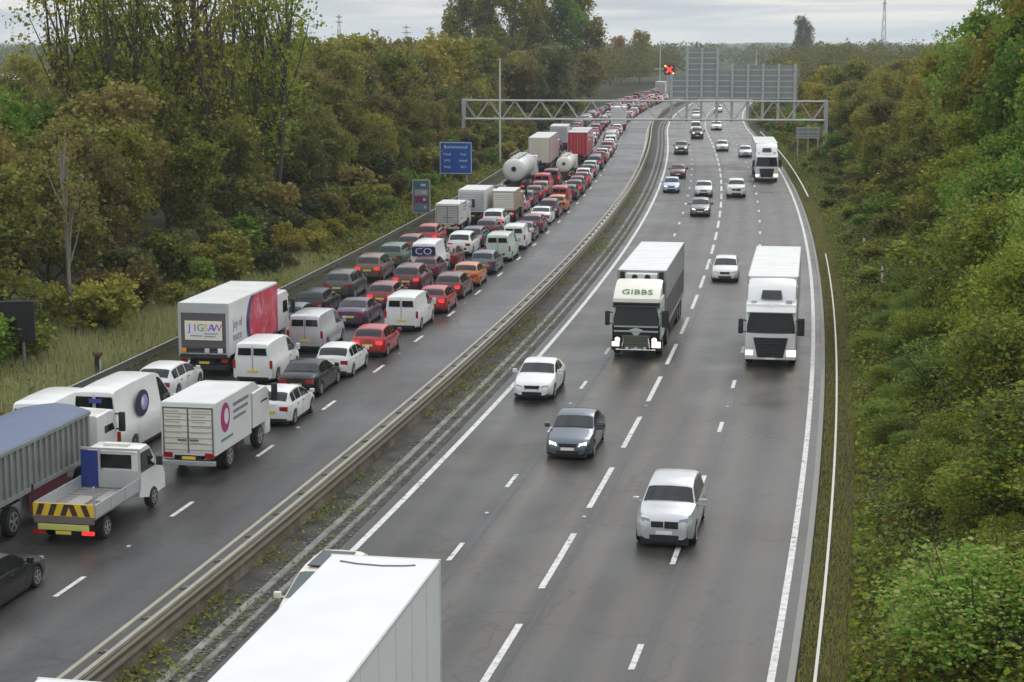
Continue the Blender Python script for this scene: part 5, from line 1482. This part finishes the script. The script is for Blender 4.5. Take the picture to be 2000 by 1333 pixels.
# tall thin poles by the vanishing point
for X, Y, h, lab in ((40.5, 505, 14.5, 'thin pole left of the red lane signal'), (74, 560, 12, 'thin lamp pole rising behind the right half of the gantry signs')):
    q = empty('lamp_column', (X, Y, 0)); tag(q, lab, 'lamp column')
    b = MB(); b.tube((0, 0, -.3), (0, 0, h), .16, .10, 6); b.build('column', MC['column_grey'], q); b = MB(); b.box(-.2, 1.2, -.1, .1, h - .05, h + .08); b.build('lamp_arm', M_GALV, q)
# far red lane signal over the closed lane
sg = empty('lane_signal', (41.3, 488, 0)); tag(sg, 'lit red lane-closed signal on a cantilever post far down the queue carriageway', 'lane signal')
b = MB(); b.box(-.25, .25, -.25, .25, -.3, 7.6); b.build('post', MC['gantry_paint'], sg)
b = MB(); b.box(-3.6, .3, -.18, .18, 7.2, 7.6); b.build('arm', MC['gantry_paint'], sg)
sgx = 0.25
b = MB(); b.box(sgx - 1.35, sgx + 1.35, -.55, -.2, 5.9, 8.5, ch=.05); b.build('signal_head', M_BLACK, sg)
M_SIG = mat('red_signal_lit', (.6, .03, .02), emis=(1, .06, .025), es=1.2)
b = MB()
for a in (45, -45):
    M = Matrix.Translation((sgx, -.58, 7.2)) @ Matrix.Rotation(R(a), 4, 'Y')
    b.box(-1.1, 1.1, -.03, .02, -.24, .24, M=M)
b.build('red_cross', M_SIG, sg)
for x in (-1.05, 1.05):
    b = MB(); b.lathe([(0, .20), (.05, .2)], 10, 'y', (sgx + x, -.62, 6.25 if x > 0 else 8.15)); b.build('warning_lantern', mat('amber_lit', (.8, .4, .05), emis=(1, .45, .06), es=4), sg)

# marker posts in the right bank vegetation
for px_, Y, o in ((0, 57, 2.9), (1, 112, 1.1), (2, 128, .6)):
    q = empty('marker_post', rp(Y, o, zt(Y, o)), 0); tag(q, ('small white marker post in the brambles near the bottom right', 'small white marker post low on the bank level with the white lorry', 'farther small white marker post on the bank')[px_], 'marker post')
    b = MB(); b.box(-.07, .07, -.03, .03, -.2, 1.05, ch=.01); b.build('post', M_WHITEBODY, q); b = MB(); b.box(-.072, .072, -.033, .033, .70, .80); b.build('reflector', M_BLACK, q)
# pylons and masts on the horizon
def pylon(X, Y, h, w, arms, label):
    zb_ = zt(Y, -30); h -= zb_; arms = [(a_ - zb_, l_) for a_, l_ in arms]
    q = empty('pylon', (X, Y, zb_)); tag(q, label, 'pylon')
    b = MB()
    for a in (-1, 1):
        for c in (-1, 1): b.tube((a * w, c * w, -1), (a * w * .12, c * w * .12, h), .20, .10, 5)
    for k in range(7):
        z = h * k / 7; z2 = h * (k + 1) / 7; s1 = w * (1 - .88 * k / 7); s2 = w * (1 - .88 * (k + 1) / 7)
        for c in (-1, 1):
            b.tube((-s1, c * s1, z), (s2, c * s2, z2), .08, n=4); b.tube((s1, c * s1, z), (-s2, c * s2, z2), .08, n=4)
    b.build('tower', mat('pylon_steel', (.16, .17, .18), rough=.6), q)
    for z, l in arms:
        b = MB(); b.prism([(-l, z), (0, z - .9), (l, z), (0, z + .5)], -.25, .25, 'y'); b.build('cross_arm', MC['pylon_steel'], q)
    return q
pylon(-140, 1500, 33, 2.6, ((31, 3.2), (27, 3.8)), 'leftmost pylon on the horizon, tallest and thinnest of the three on the left')
pylon(-100.5, 1760, 26, 2.8, ((24, 5), (19, 6), (14, 5)), 'middle pylon of the three on the left horizon, with stacked arms')
pylon(-77.5, 1760, 25, 2.8, ((23, 5), (18, 6), (13, 5)), 'pylon nearest the tall poplars on the left horizon')
pylon(281, 1400, 47, 2.2, ((44, 1.6), (40, 1.8)), 'lone slender mast against the pale sky on the right')
# distant house and sheds
hs = empty('house', (187, 900, zt(900, -30) + .2), .3); tag(hs, 'distant house with pale gable among trees on the right skyline', 'house')
b = MB(); b.box(-7, 7, -5, 5, 0, 5.2); b.build('wall', mat('pale_render', (.45, .43, .40), rough=.9), hs)
b = MB(); b.prism([(-5.6, 5.1), (5.6, 5.1), (0, 9.2)], -7.5, 7.5, 'x'); rf = b.build('roof', mat('slate_roof', (.11, .105, .11), rough=.8), hs)
b = MB(); b.box(-5.2, -4.2, -.6, .6, 8, 10.8); b.build('chimney', M_CONC, rf)
for x in (-4, 0, 4):
    b = MB(); b.box(x - .6, x + .6, -5.03, -4.99, 2.8, 4.2); b.build('window', M_GLASS, hs)
wh = empty('warehouse', (-152, 560, 0), .05); tag(wh, 'low pale warehouse glimpsed at the far left under the poplar', 'warehouse')
b = MB(); b.box(-22, 22, -12, 12, 0, 3.2); b.build('wall', mat('pale_cladding', (.40, .40, .38), rough=.7), wh)
b = MB(); b.prism([(-12.4, 3.21), (12.4, 3.21), (0, 4.6)], -22.4, 22.4, 'x'); b.build('roof', mat('pale_roof', (.55, .55, .53), rough=.6), wh)

# ------------------------------------------------------------------ vehicles
def put(root_L, Yrear, off, label, cat, group, oncoming=False, yaw=0):
    root, L = root_L
    if oncoming:      # Yrear is the nose (nearest the camera)
        place(root, Yrear + L / 2, off, True, yaw)
    else:
        place(root, Yrear + L / 2, off, False, yaw)
    tag(root, label, cat, group); return root
def put_rear(root_L, Yrear, off, label, cat, group):
    """things whose origin is the rear face"""
    root, L = root_L if isinstance(root_L, tuple) else (root_L, 8.0)
    root.location = rp(Yrear, off, .012); root.rotation_euler = (0, 0, head(Yrear + L * .4)); tag(root, label, cat, group); return root
ON = 'vehicles coming towards the camera'
QU = 'vehicles standing in the queue'
put(car('saloon', 'white', lit=False), 79.9, -15.6, 'white saloon with black grille in the outside lane, coming past the central reserve', 'car', ON, True)
put(car('saloon', 'slate', lit=True), 68.2, -12.25, 'dark blue-grey saloon with bright headlights, behind the white box lorry', 'car', ON, True)
put(car('suv', 'silver'), 56.0, -7.25, 'big silver SUV with black twin grille astride the lane dashes at lower right', 'car', ON, True)
r = lorry_dark(); r.location = rp(90.8, -12.1, .012); r.rotation_euler = (0, 0, head(99) + PI); tag(r, 'lorry with black lower cab, row of lamps, green lettering and grey trailer', 'lorry', ON)
r = lorry_white(); r.location = rp(88.2, -5.25, .012); r.rotation_euler = (0, 0, head(96) + PI); tag(r, 'white lorry with tall white deflector and dark grille in the nearside lane', 'lorry', ON)
put(car('hatchback', 'white'), 119.5, -8.9, 'white hatchback between the two big lorries, a little behind them', 'car', ON, True)
put(car('suv', 'white', lit=False), 183.5, -8.9, 'white SUV in the second lane beyond the white hatchback', 'car', ON, True)
put(car('estate', 'grey', lit=True), 163.8, -12.15, 'grey car with lit headlights reflecting on the road beyond the dark lorry', 'car', ON, True)
put(car('saloon', 'silver', lit=False), 184.5, -12.2, 'silver saloon directly behind the grey car with lit headlights', 'car', ON, True)
put(car('hatchback', 'pale blue', lit=True), 189.0, -15.6, 'pale blue hatchback in the outside lane beside the edge line, lights on', 'car', ON, True)
put(car('hatchback', 'maroon', lit=False), 208.5, -15.3, 'maroon hatchback in the outside lane right behind the pale blue one', 'car', ON, True)
put(car('suv', 'grey', lit=True), 251, -15.2, 'grey car with lit lamps in the outside lane under the gantry edge', 'car', ON, True)
put(car('hatchback', 'silver'), 257.5, -9.4, 'silver hatchback in the second lane just before the gantry', 'car', ON, True)
put(car('hatchback', 'silver'), 244.5, -6.6, 'small silver car tucked behind the distant white lorry', 'car', ON, True)
put(car('suv', 'dark grey', lit=True), 289, -12.4, 'dark car with lit headlamps in the third lane under the gantry', 'car', ON, True)
put(car('small van', 'white'), 306, -12.3, 'small white van close behind the dark car under the gantry', 'van', ON, True)
put(car('saloon', 'white'), 316, -8.6, 'white car in the second lane just under the gantry truss', 'car', ON, True)
put(car('hatchback', 'white', det=1), 390, -8.6, 'white hatchback far beyond the gantry, seen through the lattice', 'car', ON, True)
put(car('hatchback', 'green', det=1), 372, -12.6, 'dark green car beyond the gantry beside the sign posts', 'car', ON, True)
put(car('estate', 'white', det=1), 358, -12.2, 'pale estate beyond the gantry in the third lane', 'car', ON, True)
r = lorry_white(); r.location = rp(203.5, -5.35, .012); r.rotation_euler = (0, 0, head(211) + PI); tag(r, 'distant white lorry in the nearside lane close to the gantry leg', 'lorry', ON)
# vehicles right below the camera
nt_, L_ = near_trailer(); nt_.location = rp(40.75, -11.93, .012); nt_.rotation_euler = (0, 0, head(38) + PI + R(1.6)); tag(nt_, 'huge plain white box lorry cut by the bottom edge, seen from above', 'lorry', ON)
sc_ = car('mpv', 'cream', glass=M_GLASS2)
b = MB(); b.box(-.48, .48, -1.35, .15, 1.66, 1.690, ch=.01); b.build('sunroof', M_GLASS, sc_[0])
put(sc_, 46.4, -15.75, 'pale car with green tinted windscreen half hidden beside the white box lorry', 'car', ON, True)
nt2, L_ = near_trailer(); nt2.location = rp(32.45, -14.9, .012); nt2.rotation_euler = (0, 0, head(29) + PI); tag(nt2, 'white lorry roof just entering the bottom left edge, left of the box lorry', 'lorry', ON)

# the queue, lane three (beside the empty lane)
L3, L2, L1 = -25.75, -29.15, -32.5
put(car('saloon', 'black'), 48.4, -26.2, 'black car cut by the left edge at the tail of the queue', 'car', QU)
put_rear(flatbed(), 56.5, -26.45, 'white flatbed truck with chevron tailboard and blue headboard panel', 'truck', QU)
put_rear(luton(), 65.7, -25.8, 'white box van with twin rear doors, lettering and a magenta disc on its flank', 'van', QU)
put(car('hatchback', 'white'), 74.3, -25.55, 'white hatchback directly ahead of the box van with the magenta disc', 'car', QU)
put(car('saloon', 'black'), 80.4, -26.25, 'black saloon between two white hatchbacks', 'car', QU)
put(car('hatchback', 'white'), 85.2, -25.95, 'white hatchback with dark tailgate glass directly behind the red hatchback', 'car', QU)
put(car('hatchback', 'red', brake=True), 90.8, -25.65, 'red hatchback in the lane beside the dashed line, behind a white van', 'car', QU)
put(car('mid van', 'white'), 99.0, -25.8, 'white van with twin rear doors beside the dashed line, ahead of the red hatchback', 'van', QU)
put(car('hatchback', 'red', brake=True), 105.6, -25.5, 'bright red hatchback with brake lights on, peeping out ahead of the white van', 'car', QU)
put(car('estate', 'maroon', brake=True), 111.5, -25.7, 'maroon estate with a pale plate ahead of the bright red hatchback', 'car', QU)
put(car('hatchback', 'orange'), 117.0, -25.6, 'orange hatchback beside the dashed line behind a blue-grey car', 'car', QU)
put(car('estate', 'slate'), 123.5, -25.6, 'blue-grey estate between the orange hatchback and the pale green van', 'car', QU)
put(car('mid van', 'pale green'), 130.5, -25.6, 'pale green van beside the dashed line', 'van', QU)
put(car('small van', 'white'), 138.0, -25.5, 'small white van with dark side glass just ahead of the pale green van', 'van', QU)
# lane two
put_rear(tipper(), 53.6, -29.75, 'bulk tipper with ribbed grey sides and a blue tarpaulin, cut by the left edge', 'lorry', QU)
put(logo_van(), 68.2, -30.3, 'big high-roofed white van with a dark round logo, in front of the blue-sheeted tipper', 'van', QU)
put(car('mid van', 'white'), 83.6, -29.2, 'tall white van between the picture-sided lorry and the white hatchback', 'van', QU)
put(car('mid van', 'silver'), 92.2, -29.2, 'silver-white van with lettered rear doors ahead of the tall white van', 'van', QU)
put(car('saloon', 'purple', brake=False), 100.4, -29.0, 'dark purple saloon left of the white van with twin doors', 'car', QU)
put(car('estate', 'dark red', brake=True), 107.3, -28.9, 'dark red estate with brake lights lit, ahead of the purple saloon', 'car', QU)
put(car('suv', 'maroon', brake=True), 114.0, -28.8, 'maroon SUV left of the maroon estate', 'car', QU)
put(car('hatchback', 'maroon'), 120.5, -28.9, 'maroon hatchback in the middle queue lane left of the orange hatchback', 'car', QU)
put(car('hatchback', 'dark red'), 127.0, -28.8, 'dark red hatchback left of the blue-grey estate', 'car', QU)
put(car('suv', 'white'), 133.5, -28.9, 'white SUV left of the pale green van', 'car', QU)
# lane one
put(car('van', 'white'), 68.0, -32.6, 'white van in the far lane partly hidden by the tipper', 'van', QU)
put(car('estate', 'white'), 79.6, -32.4, 'white estate right behind the picture-sided lorry', 'car', QU)
put_rear(pink_lorry(), 85.6, -32.1, 'box lorry with a big pink and red picture on its flank and lettered rear', 'lorry', QU)
put(car('hatchback', 'slate'), 98.6, -31.9, 'slate blue hatchback just ahead of the picture-sided lorry', 'car', QU)
put(car('estate', 'black'), 104.2, -32.3, 'black estate in the far lane behind the dark grey SUV', 'car', QU)
put(car('suv', 'dark grey'), 111.0, -32.4, 'dark grey SUV in the far lane by the verge, behind the brown SUV', 'car', QU)
put(car('suv', 'brown', brake=True), 119.5, -32.5, 'brown SUV in the far lane behind a dark green one', 'car', QU)
put(car('suv', 'green'), 126.0, -32.4, 'dark green SUV in the far lane by the verge, left of the van reading CO', 'car', QU)
cv = car('van', 'white'); put(cv, 122.3, -29.3, 'white van with a dark rear panel reading CO', 'van', QU)
b = MB(); b.box(-.80, .80, -2.72, -2.655, 1.42, 2.02); b.build('rear_panel', mat('panel_navy', (.02, .02, .07), rough=.3), cv[0])
text('rear_lettering', 'CO', .66, mat('pale_violet', (.50, .50, .75)), cv[0], (0, -2.724, 1.72), ROT_BACK, sx=1.2)
put_rear(luton(L=6.2, H=2.5, W=1.98, logo=(.40, .50, .45), rearcol='silver'), 149.0, -32.4, 'pale luton van below the narrow panel sign', 'van', QU)
put_rear(rigid_box(L=7.6, H=2.95, W=2.35, rear=PAINT['silver'], name='box_lorry', cabH=2.5), 157.3, -31.7, 'pale box lorry ahead of the luton van, left of the cream one', 'lorry', QU)
put_rear(rigid_box(L=6.6, H=2.75, W=1.95, side=PAINT['beige'], rear=PAINT['cream'], colour='beige', name='box_lorry', brake=True, cabH=2.3), 158.5, -29.1, 'small cream and beige box lorry right of the pale one', 'lorry', QU)
put_rear(tanker(), 190.0, -32.0, 'white tanker with a round rear end below the lamp column', 'tanker', QU)
put_rear(artic_rear(mat('cream_curtain', (.55, .52, .45), noise=.12), mat('cream_doors', (.62, .57, .47)), stripes=PAINT['pink']), 218, -32.0, 'cream curtain-sided lorry just before the gantry', 'lorry', QU)
put_rear(artic_rear(PAINT['red'], mat('red_doors', (.42, .015, .03), rough=.4), H=4.0), 232.0, -28.3, 'lorry with bright red rear doors under the gantry', 'lorry', QU)
tk = tanker('cream'); tk[0].scale = (.74, .74, .74); put_rear(tk, 207.0, -28.2, 'small cream tanker in front of the red-doored lorry', 'tanker', QU)
# further up the queue
rr = random.Random(21)
lanes = {'right': (L3 + .15, 143.5), 'middle': (L2 + .2, 139.5), 'left': (L1 - .1, 134.0)}
kinds = ['hatchback', 'hatchback', 'saloon', 'estate', 'suv', 'mpv', 'small van', 'hatchback']
cols = ['red', 'dark red', 'white', 'red', 'black', 'white', 'purple', 'dark blue', 'maroon', 'white', 'slate', 'dark red', 'silver', 'red']
seq = {'right': ['purple', 'dark red', 'white', 'maroon', 'orange', 'red', 'purple', 'dark red', 'maroon', 'red', 'white', 'slate', 'pale green', 'dark blue', 'red'],
       'middle': ['dark blue', 'maroon', 'white', 'pink', 'purple', 'dark red', 'grey', 'red', 'maroon', 'dark red'],
       'left': ['dark red', 'red', 'purple', 'maroon']}
anchor = {'right': 'the pale green van', 'middle': 'the white SUV', 'left': 'the dark green SUV'}
ordn = ['first', 'second', 'third', 'fourth', 'fifth', 'sixth', 'seventh', 'eighth', 'ninth', 'tenth', 'eleventh', 'twelfth', 'thirteenth', 'fourteenth', 'fifteenth', 'sixteenth', 'seventeenth']
blocked = {'right': [], 'middle': [(156.5, 166.5), (205, 222), (230, 249)], 'left': [(147.5, 166.5), (190, 206.5), (216, 236)]}
used = set()
for lane, (o, y) in lanes.items():
    k = 0
    while y < 560:
        kind = rr.choice(kinds); L = CARS[kind]['L']
        hit = [b_ for b_ in blocked[lane] if y < b_[1] and y + L > b_[0]]
        if hit: y = max(b_[1] for b_ in hit) + rr.uniform(.5, 1.5); continue
        c = seq[lane][k] if k < len(seq[lane]) else rr.choice(cols)
        det = 2 if y < 175 else 1
        far = y > 245
        if far and rr.random() < .04:
            rl = rigid_box(L=8.5, H=rr.choice([3.4, 3.8, 4.0]), rear=PAINT[rr.choice(['silver', 'white', 'cream'])], name='box_lorry'); L = 8.5
            put_rear(rl, y, o + rr.uniform(-.25, .25), 'far off box lorry in the %s lane of the queue beyond the gantry' % lane, 'lorry', 'far queue vehicles, %s lane' % lane)
        else:
            cr = car(kind, c, det=det, brake=rr.random() < .42)
            nm = {'hatchback': 'hatchback', 'saloon': 'saloon', 'estate': 'estate', 'suv': 'SUV', 'mpv': 'people carrier', 'small van': 'small van'}[kind]
            if not far:
                lab = '%s %s in the %s queue lane, %s ahead of %s' % (c, nm, lane, ordn[min(k + (lane == 'right'), 16)], anchor[lane])
                put(cr, y, o + rr.uniform(-.25, .25), lab, 'van' if 'van' in kind else 'car', QU)
            else:
                put(cr, y, o + rr.uniform(-.25, .25), 'far off %s %s in the %s lane of the queue beyond the gantry' % (c, nm, lane), 'van' if 'van' in kind else 'car', 'far queue vehicles, %s lane' % lane)
        y += L + rr.uniform(1.1, 2.2) + max(0, (y - 300) * .012); k += 1

# ------------------------------------------------------------------ light, air, camera
w = bpy.data.worlds.new('World'); S.world = w; w.use_nodes = True
N, L = w.node_tree.nodes, w.node_tree.links
bg = N['Background']; bg.inputs['Strength'].default_value = .1
sky = N.new('ShaderNodeTexSky'); sky.sky_type = 'NISHITA'; sky.sun_disc = False
SUN_E, SUN_A = R(38), R(25)
sky.sun_elevation = SUN_E; sky.sun_rotation = SUN_A; sky.air_density = 1.2; sky.dust_density = 2.5
tc = N.new('ShaderNodeTexCoord'); sp = N.new('ShaderNodeSeparateXYZ'); L.new(tc.outputs['Generated'], sp.inputs[0])
mp = N.new('ShaderNodeMapping'); mp.inputs['Scale'].default_value = (5, 5, 85); L.new(tc.outputs['Generated'], mp.inputs['Vector'])
n1 = N.new('ShaderNodeTexNoise'); n1.inputs['Scale'].default_value = 1.6; n1.inputs['Detail'].default_value = 7; n1.inputs['Distortion'].default_value = .6; L.new(mp.outputs[0], n1.inputs['Vector'])
mp2 = N.new('ShaderNodeMapping'); mp2.inputs['Scale'].default_value = (1.4, 1.4, 3); L.new(tc.outputs['Generated'], mp2.inputs['Vector'])
n2 = N.new('ShaderNodeTexNoise'); n2.inputs['Scale'].default_value = 1.7; n2.inputs['Detail'].default_value = 5; L.new(mp2.outputs[0], n2.inputs['Vector'])
cr = ramp(N, [(.30, (5.2, 5.8, 6.6)), (.44, (6.3, 6.8, 7.4)), (.54, (7.9, 8.1, 8.2)), (.66, (9.8, 9.6, 9.0))]); L.new(n1.outputs['Fac'], cr.inputs['Fac'])
up = ramp(N, [(0, (1.0, 1.0, 1.0)), (.10, (1.0, 1.0, 1.0)), (.5, (1.65, 1.65, 1.66)), (1, (2.15, 2.15, 2.17))]); L.new(sp.outputs['Z'], up.inputs['Fac'])
ml_ = N.new('ShaderNodeMix'); ml_.data_type = 'RGBA'; ml_.blend_type = 'MULTIPLY'; ml_.inputs['Factor'].default_value = 1
L.new(cr.outputs['Color'], ml_.inputs['A']); L.new(up.outputs['Color'], ml_.inputs['B'])
mk = N.new('ShaderNodeMapRange'); mk.inputs['From Min'].default_value = .3; mk.inputs['From Max'].default_value = .7; mk.inputs['To Min'].default_value = .96; mk.inputs['To Max'].default_value = .86; L.new(n2.outputs['Fac'], mk.inputs['Value'])
m3 = N.new('ShaderNodeMix'); m3.data_type = 'RGBA'; L.new(mk.outputs[0], m3.inputs['Factor']); L.new(sky.outputs['Color'], m3.inputs['A']); L.new(ml_.outputs['Result'], m3.inputs['B'])
L.new(m3.outputs['Result'], bg.inputs['Color'])
sl_ = bpy.data.lights.new('sun', 'SUN'); sl_.energy = 1.0; sl_.angle = R(24); sl_.color = (1, .965, .91)
so = bpy.data.objects.new('sun', sl_); COL.objects.link(so)
sd_ = Vector((math.sin(SUN_A) * math.cos(SUN_E), math.cos(SUN_A) * math.cos(SUN_E), math.sin(SUN_E)))
so.rotation_euler = sd_.to_track_quat('Z', 'Y').to_euler(); so.location = (30, 60, 80)
hz = MB(); hz.box(-6500, 6500, -120, 7600, -8, 60)
hm = bpy.data.materials.new('haze_air'); hN, hL = nt(hm)
for n_ in list(hN):
    if n_.type == 'BSDF_PRINCIPLED': hN.remove(n_)
vol = hN.new('ShaderNodeVolumePrincipled'); vol.inputs['Density'].default_value = .00015; vol.inputs['Color'].default_value = (.86, .92, .97, 1); vol.inputs['Anisotropy'].default_value = .2
hL.new(vol.outputs[0], [n_ for n_ in hN if n_.type == 'OUTPUT_MATERIAL'][0].inputs['Volume'])
ho = hz.build('haze', hm); tag(ho, kind='stuff', label='thin grey autumn haze in the distance')
cam = bpy.data.cameras.new('camera'); co = bpy.data.objects.new('camera', cam); COL.objects.link(co)
cam.sensor_width = 36; cam.lens = 64.206; cam.clip_end = 12000; cam.clip_start = .5
co.location = (0, 0, CAM_H); co.rotation_euler = (R(90 - 9.4936), 0, 0)
S.camera = co
S.view_settings.view_transform = 'Standard'; S.view_settings.look = 'None'; S.view_settings.exposure = 0; S.view_settings.gamma = 1
S.cycles.max_bounces = 6; S.cycles.diffuse_bounces = 3; S.cycles.glossy_bounces = 3; S.cycles.transmission_bounces = 2; S.cycles.volume_bounces = 1
S.cycles.use_denoising = True
S.cycles.sample_clamp_indirect = 6
